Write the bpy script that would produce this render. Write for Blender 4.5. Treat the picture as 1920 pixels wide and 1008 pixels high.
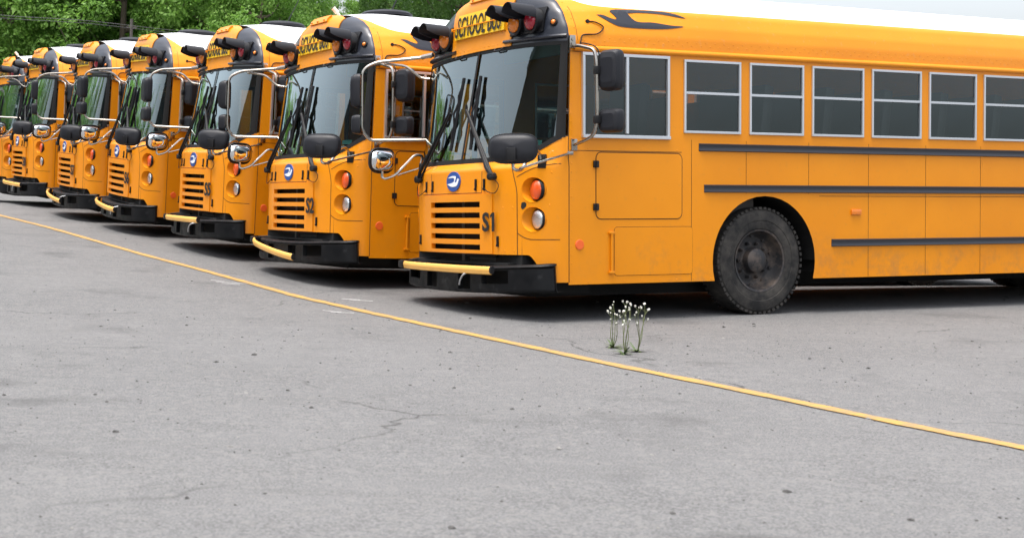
import bpy, bmesh, math, random
import numpy as np
from mathutils import Vector, Matrix, Euler
random.seed(7); RNG = np.random.default_rng(7)
for o in list(bpy.data.objects): bpy.data.objects.remove(o, do_unlink=True)
scene = bpy.context.scene
COL = scene.collection

# ------------------------------------------------------------------ camera
FRAME_W, FRAME_H = 1920.0, 1008.0        # picture size in photo pixels
F_PX, CX, CY = 2692.6, 603.8, 468.2      # focal length and principal point in photo pixels
cam_d = bpy.data.cameras.new('camera'); cam = bpy.data.objects.new('camera', cam_d); COL.objects.link(cam)
cam.rotation_euler = (1.52501, -0.03491, 0.0016)
cam.location = (0, 0, 0)
cam_d.sensor_fit = 'HORIZONTAL'; cam_d.sensor_width = 36.0
cam_d.lens = F_PX / FRAME_W * 36.0
cam_d.shift_x = (FRAME_W / 2 - CX) / FRAME_W
cam_d.shift_y = -(FRAME_H / 2 - CY) / FRAME_W
cam_d.dof.use_dof = True; cam_d.dof.focus_distance = 16.5; cam_d.dof.aperture_fstop = cam_d.lens / 10.0
cam_d.clip_start = 0.1; cam_d.clip_end = 2000
scene.camera = cam
CAMR = Euler((1.52501, -0.03491, 0.0016)).to_matrix()
def pix_dir(u, v):
    return CAMR @ Vector(((u - CX) / F_PX, -(v - CY) / F_PX, -1.0))

# ------------------------------------------------------------------ sky, sun, exposure
SUN_EL, SUN_AZ = math.radians(76), math.radians(-125)   # azimuth from +Y, clockwise seen from above
sun_dir = Vector((math.sin(SUN_AZ) * math.cos(SUN_EL), math.cos(SUN_AZ) * math.cos(SUN_EL), math.sin(SUN_EL)))
world = bpy.data.worlds.new('World'); scene.world = world; world.use_nodes = True
nt = world.node_tree; nt.nodes.clear()
sky = nt.nodes.new('ShaderNodeTexSky'); sky.sky_type = 'NISHITA'; sky.sun_disc = False
sky.sun_elevation = SUN_EL; sky.sun_rotation = SUN_AZ
sky.air_density = 1.0; sky.dust_density = 6.0; sky.ozone_density = 0.5; sky.altitude = 50
hs = nt.nodes.new('ShaderNodeHueSaturation'); hs.inputs['Saturation'].default_value = 0.42
bg = nt.nodes.new('ShaderNodeBackground'); bg.inputs['Strength'].default_value = 0.15
wo = nt.nodes.new('ShaderNodeOutputWorld')
nt.links.new(sky.outputs[0], hs.inputs['Color']); nt.links.new(hs.outputs[0], bg.inputs[0]); nt.links.new(bg.outputs[0], wo.inputs[0])
sun_d = bpy.data.lights.new('sun', 'SUN'); sun_d.energy = 0.8; sun_d.angle = math.radians(18); sun_d.color = (1.0, 0.96, 0.9)
sun = bpy.data.objects.new('sun', sun_d); COL.objects.link(sun)
sun.rotation_euler = (-sun_dir).to_track_quat('-Z', 'Y').to_euler(); sun.location = (0, 0, 60)
vs = scene.view_settings
vs.view_transform = 'Standard'; vs.look = 'None'; vs.gamma = 1.0; vs.use_curve_mapping = False
vs.exposure = 1.34
scene.render.engine = 'CYCLES'

# ------------------------------------------------------------------ materials
MATS = {}
def mat(name, color, rough=0.5, metal=0.0, spec=0.5, coat=0.0, emis=None):
    m = bpy.data.materials.new(name); m.use_nodes = True
    b = m.node_tree.nodes['Principled BSDF']
    b.inputs['Base Color'].default_value = (*color, 1); b.inputs['Roughness'].default_value = rough
    b.inputs['Metallic'].default_value = metal; b.inputs['Specular IOR Level'].default_value = spec
    b.inputs['Coat Weight'].default_value = coat; b.inputs['Coat Roughness'].default_value = 0.08
    MATS[name] = m
    return m
def N(m, t, **kw):
    n = m.node_tree.nodes.new(t)
    for k, v in kw.items(): setattr(n, k, v)
    return n
def L(m, a, b): m.node_tree.links.new(a, b)
def P(m): return m.node_tree.nodes['Principled BSDF']
def objcoord(m):
    return N(m, 'ShaderNodeTexCoord').outputs['Object']
def noise(m, co, scale, detail=4, rough=0.55):
    n = N(m, 'ShaderNodeTexNoise'); n.inputs['Scale'].default_value = scale; n.inputs['Detail'].default_value = detail
    n.inputs['Roughness'].default_value = rough
    if co is not None: L(m, co, n.inputs['Vector'])
    return n.outputs['Fac']
def ramp(m, f, pts):
    r = N(m, 'ShaderNodeValToRGB'); e = r.color_ramp.elements
    while len(e) < len(pts): e.new(0.5)
    for el, (p, c) in zip(e, pts):
        el.position = p; el.color = (*c, 1) if len(c) == 3 else c
    L(m, f, r.inputs[0]); return r.outputs[0]
def mixc(m, f, a, b):
    n = N(m, 'ShaderNodeMix', data_type='RGBA')
    if hasattr(f, 'is_linked'): L(m, f, n.inputs[0])
    else: n.inputs[0].default_value = f
    for sock, v in ((n.inputs[6], a), (n.inputs[7], b)):
        if hasattr(v, 'is_linked'): L(m, v, sock)
        else: sock.default_value = (*v, 1)
    return n.outputs[2]
def bump(m, h, strength, dist=0.01):
    b = N(m, 'ShaderNodeBump'); b.inputs['Strength'].default_value = strength; b.inputs['Distance'].default_value = dist
    L(m, h, b.inputs['Height']); L(m, b.outputs[0], P(m).inputs['Normal'])
def math_n(m, op, a, b=None, c=None):
    n = N(m, 'ShaderNodeMath', operation=op)
    for i, v in enumerate((a, b, c)):
        if v is None: continue
        if hasattr(v, 'is_linked'): L(m, v, n.inputs[i])
        else: n.inputs[i].default_value = v
    return n.outputs[0]

YEL = (0.78, 0.27, 0.004)
def paint(name, color, white_roof=False):
    m = mat(name, color, 0.36, 0, 0.26, 0.22)
    co = objcoord(m)
    big = noise(m, co, 1.3, 3); fine = noise(m, co, 22, 5)
    c1 = mixc(m, ramp(m, big, [(0.35, (0, 0, 0)), (0.7, (1, 1, 1))]), color, (color[0] * 0.93, color[1] * 0.9, color[2] * 0.9))
    if white_roof:
        sp = N(m, 'ShaderNodeSeparateXYZ'); L(m, co, sp.inputs[0])
        e = math_n(m, 'EXPONENT', math_n(m, 'MULTIPLY', math_n(m, 'SUBTRACT', sp.outputs[1], 0.38), -10.0))
        zb = math_n(m, 'ADD', math_n(m, 'MULTIPLY', e, 0.22), 2.755)
        f = math_n(m, 'GREATER_THAN', sp.outputs[2], zb)
        c1 = mixc(m, f, c1, (0.82, 0.83, 0.84))
    # dust and grime specks, a property of the paint itself
    sp2 = ramp(m, fine, [(0.60, (0, 0, 0)), (0.75, (0.14, 0.14, 0.14))])
    c2 = mixc(m, sp2, c1, (0.35, 0.2, 0.06) if not white_roof else (0.5, 0.42, 0.3))
    if not white_roof:
        sp3 = N(m, 'ShaderNodeSeparateXYZ'); L(m, co, sp3.inputs[0])
        near = math_n(m, 'SUBTRACT', .85, sp3.outputs[2]); blot = ramp(m, noise(m, co, 4.5, 8, .72), [(.48, (0, 0, 0)), (.75, (1, 1, 1))])
        back = math_n(m, 'GREATER_THAN', sp3.outputs[1], 1.0)
        dirt = math_n(m, 'MULTIPLY', math_n(m, 'MULTIPLY', math_n(m, 'MAXIMUM', near, 0.0), blot), math_n(m, 'ADD', math_n(m, 'MULTIPLY', back, .9), .25))
        c2 = mixc(m, dirt, c2, (.16, .12, .075))
    L(m, c2, P(m).inputs['Base Color'])
    L(m, ramp(m, fine, [(0.3, (0.34,) * 3), (0.8, (0.46,) * 3)]), P(m).inputs['Roughness'])
    bump(m, noise(m, co, 2.2, 2), 0.10, 0.02)
    return m
paint('bus_yellow', YEL); paint('roof_paint', YEL, True)
m = mat('cap_black', (0.014, 0.017, 0.026), 0.3, 0, 0.5, 0.2); bump(m, noise(m, objcoord(m), 3, 3), 0.08, 0.02)
mat('black_plastic', (0.007, 0.007, 0.008), 0.42, 0, 0.35)
m = mat('mirror_housing', (0.011, 0.012, 0.016), 0.48, 0, 0.35); bump(m, noise(m, objcoord(m), 300, 2), 0.15, 0.002)
m = mat('bumper_black', (0.005, 0.0055, 0.007), 0.45, 0, 0.22)
co = objcoord(m); f = ramp(m, noise(m, co, 6, 6, 0.7), [(0.56, (0, 0, 0)), (0.74, (0.8, 0.8, 0.8))])
L(m, mixc(m, f, (0.003, 0.0035, 0.0045), (0.04, 0.04, 0.043)), P(m).inputs['Base Color'])
L(m, ramp(m, noise(m, co, 9, 5), [(0.3, (0.36,) * 3), (0.7, (0.62,) * 3)]), P(m).inputs['Roughness'])
mat('wiper_black', (0.006, 0.006, 0.007), 0.5, 0, 0.25)
mat('rubber', (0.008, 0.008, 0.008), 0.7, 0, 0.3)
mat('gap_dark', (0.02, 0.011, 0.004), 0.8)
mat('underbody', (0.008, 0.008, 0.008), 0.9)
mat('chrome', (0.82, 0.84, 0.86), 0.035, 1.0)
m = mat('steel_tube', (0.40, 0.37, 0.33), 0.22, 1.0)
L(m, ramp(m, noise(m, objcoord(m), 14, 4), [(0.4, (0.2,) * 3), (0.75, (0.28,) * 3)]), P(m).inputs['Roughness'])
mat('aluminium', (0.66, 0.68, 0.7), 0.38, 0.85)
mat('amber_lens', (0.75, 0.2, 0.012), 0.18, 0, 0.5, 0.6)
mat('red_lens', (0.36, 0.012, 0.03), 0.18, 0, 0.5, 0.6)
mat('orange_lens', (0.78, 0.10, 0.015), 0.25, 0, 0.5, 0.4)
mat('reflector_orange', (0.82, 0.13, 0.02), 0.35)
m = mat('clear_lens', (0.7, 0.73, 0.75), 0.08, 0.75, 0.5, 0.8)
w = N(m, 'ShaderNodeTexWave'); w.inputs['Scale'].default_value = 30; L(m, objcoord(m), w.inputs['Vector']); bump(m, w.outputs['Fac'], 0.5, 0.006)
mat('sign_yellow', (0.86, 0.52, 0.012), 0.4)
mat('lettering', (0.012, 0.011, 0.01), 0.55)
mat('decal_black', (0.022, 0.024, 0.032), 0.32)
mat('emblem_blue', (0.018, 0.07, 0.30), 0.3, 0, 0.5, 0.3)
mat('emblem_white', (0.78, 0.8, 0.82), 0.4)
mat('arm_yellow', (0.86, 0.47, 0.11), 0.4)
mat('seat_vinyl', (0.035, 0.028, 0.02), 0.5)
mat('dash_grey', (0.05, 0.055, 0.055), 0.6)
mat('interior_panel', (0.32, 0.34, 0.32), 0.6)
mat('beige_plastic', (0.72, 0.66, 0.54), 0.5)
mat('paper', (0.45, 0.7, 0.66), 0.6)
def glass(name, tint, ior=1.55, boost=1.0):
    m = bpy.data.materials.new(name); m.use_nodes = True; n = m.node_tree; n.nodes.clear()
    out = n.nodes.new('ShaderNodeOutputMaterial'); mx = n.nodes.new('ShaderNodeMixShader')
    tr = n.nodes.new('ShaderNodeBsdfTransparent'); tr.inputs[0].default_value = (*tint, 1)
    gl = n.nodes.new('ShaderNodeBsdfGlossy'); gl.inputs['Roughness'].default_value = 0.015
    gl.inputs['Color'].default_value = (0.80, 0.94, 0.98, 1)
    fr = n.nodes.new('ShaderNodeFresnel'); fr.inputs['IOR'].default_value = ior
    mu = n.nodes.new('ShaderNodeMath'); mu.operation = 'MULTIPLY'; mu.inputs[1].default_value = boost; mu.use_clamp = True
    tc = n.nodes.new('ShaderNodeTexCoord'); no = n.nodes.new('ShaderNodeTexNoise'); no.inputs['Scale'].default_value = 1.6; no.inputs['Detail'].default_value = 1
    bp = n.nodes.new('ShaderNodeBump'); bp.inputs['Strength'].default_value = 0.12; bp.inputs['Distance'].default_value = 0.03
    n.links.new(tc.outputs['Object'], no.inputs['Vector']); n.links.new(no.outputs['Fac'], bp.inputs['Height']); n.links.new(bp.outputs[0], gl.inputs['Normal'])
    n.links.new(fr.outputs[0], mu.inputs[0]); n.links.new(mu.outputs[0], mx.inputs[0])
    n.links.new(tr.outputs[0], mx.inputs[1]); n.links.new(gl.outputs[0], mx.inputs[2]); n.links.new(mx.outputs[0], out.inputs[0])
    MATS[name] = m
glass('windshield_glass', (0.36, 0.60, 0.56), 1.6, 2.3)
glass('side_glass', (0.62, 0.68, 0.70), 1.6, 1.3)

# ------------------------------------------------------------------ mesh helpers
class MB:
    def __init__(s): s.v = []; s.f = []; s.mi = []; s.cur = 0
    def mat(s, i): s.cur = i; return s
    def face(s, idx): s.f.append(tuple(idx)); s.mi.append(s.cur)
    def add(s, verts, faces):
        b = len(s.v); s.v += [tuple(p) for p in verts]
        for f in faces: s.face([b + i for i in f])
        return s
    def box(s, c, d, rot=None, bev=0.0):
        hx, hy, hz = d[0] / 2, d[1] / 2, d[2] / 2
        if bev <= 0:
            P_ = [Vector((x, y, z)) for x in (-hx, hx) for y in (-hy, hy) for z in (-hz, hz)]
            F_ = [(0, 1, 3, 2), (4, 6, 7, 5), (0, 4, 5, 1), (2, 3, 7, 6), (0, 2, 6, 4), (1, 5, 7, 3)]
        else:
            bm = bmesh.new(); bmesh.ops.create_cube(bm, size=1.0)
            bmesh.ops.scale(bm, vec=(d[0], d[1], d[2]), verts=bm.verts)
            bmesh.ops.bevel(bm, geom=bm.edges[:], offset=bev, segments=2, affect='EDGES', profile=0.6)
            bm.verts.index_update(); P_ = [v.co.copy() for v in bm.verts]; F_ = [[v.index for v in f.verts] for f in bm.faces]; bm.free()
        if rot is not None: P_ = [rot @ p for p in P_]
        c = Vector(c)
        return s.add([p + c for p in P_], F_)
    def tube(s, pts, r, seg=8, cap=True, r2=None, flat=None):
        pts = [Vector(p) for p in pts]; n = len(pts); rings = []
        up = None
        for i, p in enumerate(pts):
            t = (pts[min(i + 1, n - 1)] - pts[max(i - 1, 0)]).normalized()
            if up is None:
                up = Vector((0, 0, 1)) if abs(t.z) < 0.9 else Vector((1, 0, 0))
            a = (up - t * up.dot(t)).normalized(); b = t.cross(a); up = a
            rr = r if r2 is None else r + (r2 - r) * i / (n - 1)
            k = flat or 1.0
            rings.append([p + a * (rr * math.cos(2 * math.pi * j / seg)) + b * (rr * k * math.sin(2 * math.pi * j / seg)) for j in range(seg)])
        V = [q for ring in rings for q in ring]; F_ = []
        for i in range(n - 1):
            for j in range(seg):
                F_.append((i * seg + j, i * seg + (j + 1) % seg, (i + 1) * seg + (j + 1) % seg, (i + 1) * seg + j))
        if cap: F_.append(tuple(range(seg))[::-1]); F_.append(tuple((n - 1) * seg + j for j in range(seg)))
        return s.add(V, F_)
    def lathe(s, prof, M, seg=24, cap=False):
        V = []; F_ = []; n = len(prof)          # prof: (r, h) around local z
        for r, h in prof:
            for j in range(seg):
                a = 2 * math.pi * j / seg; V.append(M @ Vector((r * math.cos(a), r * math.sin(a), h)))
        for i in range(n - 1):
            for j in range(seg):
                F_.append((i * seg + j, i * seg + (j + 1) % seg, (i + 1) * seg + (j + 1) % seg, (i + 1) * seg + j))
        if cap: F_.append(tuple((n - 1) * seg + j for j in range(seg)))
        return s.add(V, F_)
    def grid(s, rows):
        nr = len(rows); nc = len(rows[0]); V = [p for r in rows for p in r]
        return s.add(V, [(i * nc + j, i * nc + j + 1, (i + 1) * nc + j + 1, (i + 1) * nc + j) for i in range(nr - 1) for j in range(nc - 1)])
    def prism(s, poly, fn, depth):
        # poly: 2D points, fn(u, v, d) -> 3D point, closed solid of given depth
        n = len(poly); V = [fn(u, v, 0.0) for u, v in poly] + [fn(u, v, depth) for u, v in poly]
        F_ = [tuple(range(n)), tuple(range(2 * n - 1, n - 1, -1))] + [(i, (i + 1) % n, n + (i + 1) % n, n + i) for i in range(n)]
        return s.add(V, F_)
    def mesh(s, name, mats, smooth=True, angle=35):
        me = bpy.data.meshes.new(name); me.from_pydata(s.v, [], s.f)
        for mm in (mats if isinstance(mats, (list, tuple)) else [mats]): me.materials.append(MATS[mm])
        me.polygons.foreach_set('material_index', s.mi)
        bm = bmesh.new(); bm.from_mesh(me); bmesh.ops.recalc_face_normals(bm, faces=bm.faces)
        if smooth:
            ca = math.radians(angle)
            for e in bm.edges:
                e.smooth = not (len(e.link_faces) == 2 and e.calc_face_angle(0) > ca)
            for f in bm.faces: f.smooth = True
        bm.to_mesh(me); bm.free(); me.update()
        return me
def spline(pts, n=6):
    P_ = [Vector(p) for p in pts]; out = []
    Q = [P_[0] * 2 - P_[1]] + P_ + [P_[-1] * 2 - P_[-2]]
    for i in range(1, len(Q) - 2):
        for k in range(n):
            t = k / n; a, b, c, d = Q[i - 1], Q[i], Q[i + 1], Q[i + 2]
            out.append(0.5 * ((2 * b) + (c - a) * t + (2 * a - 5 * b + 4 * c - d) * t * t + (-a + 3 * b - 3 * c + d) * t ** 3))
    out.append(P_[-1]); return out
def bend(pts, r=0.08, n=5):
    # polyline with rounded corners
    P_ = [Vector(p) for p in pts]; out = [P_[0]]
    for i in range(1, len(P_) - 1):
        a = (P_[i - 1] - P_[i]); b = (P_[i + 1] - P_[i]); rr = min(r, a.length * 0.45, b.length * 0.45)
        p0 = P_[i] + a.normalized() * rr; p1 = P_[i] + b.normalized() * rr
        for k in range(n + 1):
            t = k / n; out.append(p0 * (1 - t) ** 2 + P_[i] * 2 * t * (1 - t) + p1 * t * t)
    out.append(P_[-1]); return out
def text_mesh(name, body, matname, height, width, depth=0.003, bold=0.0, shear=0.0):
    cu = bpy.data.curves.new(name, 'FONT'); cu.body = body; cu.size = 1.0; cu.extrude = 0.02; cu.offset = bold; cu.shear = shear
    cu.align_x = 'CENTER'; cu.resolution_u = 3
    ob = bpy.data.objects.new('tmp_text', cu); COL.objects.link(ob); bpy.context.view_layer.update()
    me = bpy.data.meshes.new_from_object(ob.evaluated_get(bpy.context.evaluated_depsgraph_get())); bpy.data.objects.remove(ob, do_unlink=True)
    c = np.array([v.co[:] for v in me.vertices]); lo, hi = c.min(0), c.max(0)
    c = (c - (lo + hi) / 2) / (hi - lo) * np.array([width, height, depth])
    me.vertices.foreach_set('co', c.ravel()); me.name = name
    me.materials.clear(); me.materials.append(MATS[matname]); me.update()
    return me

# ------------------------------------------------------------------ the bus: surface functions
# bus frame: x to the driver's side, y to the rear, z up, origin on the ground under the front
#       z     W      yc     ys
TAB = [(.30, 1.22, -.135, .30), (1.1, 1.22, -.143, .30), (1.35, 1.22, -.137, .30), (1.41, 1.22, -.055, .29), (2.44, 1.205, .138, .32),
       (2.56, 1.17, .148, .325), (2.70, 1.085, .155, .33), (2.80, .975, .16, .34), (2.88, .82, .17, .35), (2.95, .60, .19, .37), (3.00, .38, .235, .39), (3.03, .13, .31, .40)]
TZ = [t[0] for t in TAB]
def front_tab(z): return [float(np.interp(z, TZ, [t[i] for t in TAB])) for i in (1, 2, 3)]
def FY(x, z):
    W, yc, ys = front_tab(z); a = min(abs(x) / W, 1.0)
    return yc + (ys - yc) * (1 - math.sqrt(max(0.0, 1 - a ** 2.5)))
def FN(x, z):
    e = 0.01; x0 = max(-1.19, min(1.19, x))
    dx = (FY(x0 + e, z) - FY(x0 - e, z)) / (2 * e); dz = (FY(x0, z + e) - FY(x0, z - e)) / (2 * e)
    return Vector((dx, -1.0, dz)).normalized()
def zb(x):
    a = abs(x); return 1.41 if a < .75 else 1.41 + .19 * ((a - .75) / .46) ** 2
def zt(x): return 2.455 - .03 * (x / 1.2) ** 2
BW = [(1.22, 2.40), (1.215, 2.50), (1.19, 2.60), (1.13, 2.725), (1.02, 2.83), (.82, 2.925), (.58, 3.0), (.32, 3.055), (.13, 3.08), (0, 3.085)]
def body_w(z): return float(np.interp(z, [p[1] for p in BW], [p[0] for p in BW]))
NC = 121
US = [math.sin(v * math.pi / 2) for v in np.linspace(-1, 1, NC)]
LEN = 11.6
def sm(t): t = max(0, min(1, t)); return t * t * (3 - 2 * t)
def side_x(y, z):
    W = front_tab(z)[0]; ys = front_tab(z)[2]
    return W + (body_w(z) - W) * sm((y - ys) / .45)
LIGHTS = [(sx * 1.045, zz) for sx in (-1, 1) for zz in (.894, 1.150)]
LRX, LRZ = .097, .108

def front_panel_mesh():
    bm = bmesh.new(); R = 60; V = []
    for i in range(R + 1):
        row = []
        for u in US:
            x = 1.22 * u; z = .33 + (zb(x) - .33) * i / R
            row.append(bm.verts.new((x, FY(x, z), z)))
        V.append(row)
    for i in range(R):
        for j in range(NC - 1): bm.faces.new((V[i][j], V[i][j + 1], V[i + 1][j + 1], V[i + 1][j]))
    def rho(v, c): return math.hypot((v.co.x - c[0]) / LRX, (v.co.z - c[1]) / LRZ)
    kill = []
    for f in bm.faces:
        c = f.calc_center_median(); a = abs(c.x)
        zc = .585 if a < 1.0 else .585 - .235 * sm((a - 1.0) / .19)
        if c.z < zc or (a < .49 and .60 < c.z < 1.085): kill.append(f)
        elif any(all(rho(v, l) < 1 for v in f.verts) for l in LIGHTS): kill.append(f)
    bmesh.ops.delete(bm, geom=kill, context='FACES')
    for l in LIGHTS:
        for v in bm.verts:
            r = rho(v, l)
            if 0 < r < 1.0:
                v.co.x = l[0] + (v.co.x - l[0]) / r; v.co.z = l[1] + (v.co.z - l[1]) / r; v.co.y = FY(v.co.x, v.co.z)
    bmesh.ops.delete(bm, geom=[v for v in bm.verts if not v.link_faces], context='VERTS')
    for v in bm.verts:
        if v.co.z < .66 and any(len(e.link_faces) == 1 for e in v.link_edges):
            a = abs(v.co.x)
            if a < .49 and v.co.z > .592: continue
            v.co.z = .585 if a < 1.0 else .585 - .235 * sm((a - 1.0) / .19); v.co.y = FY(v.co.x, v.co.z)
    bmesh.ops.recalc_face_normals(bm, faces=bm.faces)
    for f in bm.faces: f.smooth = True
    me = bpy.data.meshes.new('front_panel'); bm.to_mesh(me); bm.free(); me.materials.append(MATS['bus_yellow']); return me

def surf_grid(x0, x1, z0f, z1f, nx, nz, off, rel=False):
    # patch of the front surface, lifted along its normal by off
    rows = []
    for i in range(nz + 1):
        row = []
        for j in range(nx + 1):
            x = x0 + (x1 - x0) * j / nx
            za, zc = (z0f(x) if callable(z0f) else z0f), (z1f(x) if callable(z1f) else z1f)
            z = za + (zc - za) * i / nz
            p = Vector((x, FY(x, z), z)) + FN(x, z) * off
            row.append(p)
        rows.append(row)
    return rows
def patch_solid(mb, x0, x1, z0, z1, nx, nz, off, base=-.01):
    a = surf_grid(x0, x1, z0, z1, nx, nz, off); b = surf_grid(x0, x1, z0, z1, nx, nz, base)
    mb.grid(a)
    edge = lambda g: g[0] + [r[-1] for r in g[1:]] + g[-1][-2::-1] + [r[0] for r in g[-2:0:-1]]
    ea, eb = edge(a), edge(b); n = len(ea)
    mb.add(ea + eb, [(i, (i + 1) % n, n + (i + 1) % n, n + i) for i in range(n)])
def strip(mb, pts, w, lift, normal=None):
    # narrow ribbon along points lying on a surface; normal(p) gives lift direction
    pts = [Vector(p) for p in pts]; n = len(pts); a = []; b = []
    for i, p in enumerate(pts):
        t = (pts[min(i + 1, n - 1)] - pts[max(i - 1, 0)]).normalized(); nn = normal(p)
        s_ = t.cross(nn).normalized() * (w / 2); a.append(p + s_ + nn * lift); b.append(p - s_ + nn * lift)
    mb.grid([a, b])
fn_front = lambda p: FN(p.x, p.z)
def fpt(x, z): return Vector((x, FY(x, z), z))

# ---- a small tree of parts: every entry becomes one object per bus
class Part:
    def __init__(s, name, mesh, loc=(0, 0, 0), rot=(0, 0, 0), label=None, only=None, stuff=False, key=None):
        s.name, s.mesh, s.loc, s.rot, s.label, s.only, s.stuff, s.key, s.ch = name, mesh, loc, rot, label, only, stuff, key, []
    def add(s, *a, **k):
        p = a[0] if isinstance(a[0], Part) else Part(*a, **k); s.ch.append(p); return p
PARTS = []
def part(*a, **k):
    p = Part(*a, **k); PARTS.append(p); return p

# body shell ---------------------------------------------------------------
part('front_panel', front_panel_mesh())
# upper front: yellow centre and two black wings
def upper_rows(u0, u1, nu, off, fixed=None):
    rows = []
    zs = list(np.linspace(0, 1, 26))
    for k in zs:
        row = []
        for j in range(nu + 1):
            q = u0 + (u1 - u0) * j / nu
            zc = 2.455 + (3.03 - 2.455) * k
            W = front_tab(zc)[0]
            if fixed: x = q
            else:
                s = 1 if q > 0 else -1; xi = min(.53, W)
                x = s * (xi + (W - xi) * math.sin(abs(q) * math.pi / 2))
            z = zc if k > 0 else zt(x)
            row.append(Vector((x, FY(x, z), z)) + Vector((0, -off, 0)))
        rows.append(row)
    return rows
for s in (-1, 1):
    mb = MB(); mb.grid(upper_rows(s * 1e-6, s, 24, 0.0)); part('cap_wing', mb.mesh('cap_wing', 'cap_black'), label='black painted side of the front cap' )
mb = MB()
rows = []
def arch_top(x): return 3.03 - .30 * x * x
for k in np.linspace(0, 1, 26):
    row = []
    for j in range(33):
        x = -.535 + 1.07 * j / 32
        z0, z1 = zt(x), arch_top(x)
        z = z0 + (z1 - z0) * k; row.append(Vector((x, FY(x, z) - .012, z)))
    rows.append(row)
mb.grid(rows)
for col_i in (0, -1):
    e = [r[col_i] for r in rows]; mb.grid([e, [p + Vector((0, .03, 0)) for p in e]])
part('cap_panel', mb.mesh('cap_panel', 'bus_yellow'))
# roof: from the front arch to the body arch and on to the rear
ring = []
zs = list(np.linspace(2.40, 3.03, 34))
for z in zs: W, yc, ys = front_tab(z); ring.append(Vector((W, ys, z)))
for k in range(1, 8):
    x = .13 * (1 - k / 4.0)
    ring.append(Vector((x, FY(x, 3.03), 3.03)))
for z in zs[::-1]: W, yc, ys = front_tab(z); ring.append(Vector((-W, ys, z)))
nR = len(ring)
# body arch sampled with the same angular parameter
BX = [p[0] for p in BW]; BZ = [p[1] for p in BW]
def arch_at(p):
    a = math.atan2((p.z - 2.40) * 1.75, abs(p.x))
    angs = [math.atan2((z - 2.40) * 1.75, x) for x, z in zip(BX, BZ)]
    x = float(np.interp(a, angs, BX)); z = float(np.interp(a, angs, BZ))
    return (x if p.x >= 0 else -x, z)
st = [0, .06, .14, .25, .38, .52, .68, .84, 1.0]
rows = []
for q in st:
    row = []
    for p in ring:
        bx, bz = arch_at(p); w = sm(q ** 0.8)
        row.append(Vector((p.x + (bx - p.x) * w, p.y + (.85 - p.y) * q, p.z + (bz - p.z) * w)))
    rows.append(row)
for y in (1.3, 1.75, 2.5, 4, 6, 8, 10, LEN): rows.append([Vector((*arch_at(p)[:1], y, arch_at(p)[1])) for p in ring])
mb = MB(); mb.grid(rows); ROOF_ROWS = rows
roof = part('roof', mb.mesh('roof', 'roof_paint', angle=60))
def roof_pt(y, z, side=1):
    # point on the driver's-side shoulder of the roof (interpolates the loft)
    ys_ = [r[0].y for r in rows]
    cand = None
    prof = []
    for j in range(34):
        colp = [r[j] for r in rows]
        yy = [p.y for p in colp]
        prof.append((float(np.interp(y, yy, [p.z for p in colp])), float(np.interp(y, yy, [p.x for p in colp]))))
    prof.sort()
    x = float(np.interp(z, [p[0] for p in prof], [p[1] for p in prof])); return Vector((side * x, y, z))
def roof_n(y, z):
    e = .015; a = roof_pt(y, z + e) - roof_pt(y, z - e); b = roof_pt(y + e, z) - roof_pt(y - e, z)
    n = b.cross(a); n.normalize(); return n if n.x > 0 else -n

# side walls -----------------------------------------------------------------
WZ0, WZ1 = 1.62, 2.335
DRV = (.435, 1.36)
WINS = [(1.52 + .74 * k, 1.52 + .74 * k + .64) for k in range(13)]
def wall_mesh(side):
    op = [(DRV[0], DRV[1], WZ0, WZ1)] if side > 0 else [(.44, 1.14, .72, 2.33)]
    op += [(a, b, WZ0 + .04, WZ1 - .02) for a, b in WINS]
    ys = {.30, .36, .41, .9, LEN}; zs_ = {.33, .6, .9, 1.2, 1.45, 2.38, 2.40}
    for a, b, c, d in op: ys |= {a, b}; zs_ |= {c, d}
    for wy in (2.45, 8.3):
        for k in np.linspace(-.62, .62, 15): ys.add(wy + float(k))
    for k in np.linspace(.36, 1.1, 12): zs_.add(float(k))
    ys = sorted(ys); zs_ = sorted(zs_)
    bm = bmesh.new(); G = {}
    def fy(y, z):
        ysf = front_tab(z)[2]
        return ysf if y <= .30 + 1e-6 else y
    for y in ys:
        for z in zs_:
            yy = fy(y, z); G[y, z] = bm.verts.new((side * side_x(yy, z), yy, z))
    for i in range(len(ys) - 1):
        for j in range(len(zs_) - 1):
            cy, cz = (ys[i] + ys[i + 1]) / 2, (zs_[j] + zs_[j + 1]) / 2
            if any(a < cy < b and c < cz < d for a, b, c, d in op): continue
            q = [(ys[i], zs_[j]), (ys[i + 1], zs_[j]), (ys[i + 1], zs_[j + 1]), (ys[i], zs_[j + 1])]
            if any(all(math.hypot(y - wy, z - .5) < .60 for y, z in q) for wy in (2.45, 8.3)): continue
            bm.faces.new([G[k] for k in q])
    for wy in (2.45, 8.3):
        for v in bm.verts:
            r = math.hypot(v.co.y - wy, v.co.z - .5)
            if 0 < r < .60 and v.co.z > .34: v.co.y = wy + (v.co.y - wy) / r * .60; v.co.z = .5 + (v.co.z - .5) / r * .60
            elif 0 < r < .60: v.co.y = wy + math.copysign(.577, v.co.y - wy)
    bmesh.ops.delete(bm, geom=[v for v in bm.verts if not v.link_faces], context='VERTS')
    bmesh.ops.recalc_face_normals(bm, faces=bm.faces)
    me = bpy.data.meshes.new('side_panel'); bm.to_mesh(me); bm.free(); me.materials.append(MATS['bus_yellow'])
    for p in me.polygons: p.use_smooth = False
    return me
for s in (1, -1): part('side_panel', wall_mesh(s))
mb = MB()
mb.add([(-1.215, LEN, .33), (1.215, LEN, .33), (1.215, LEN, 2.4), (-1.215, LEN, 2.4)], [(0, 1, 2, 3)])
ar = [Vector((p.x, LEN, p.z)) for p in rows[-1]]; mb.add(ar, [tuple(range(len(ar)))])
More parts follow.
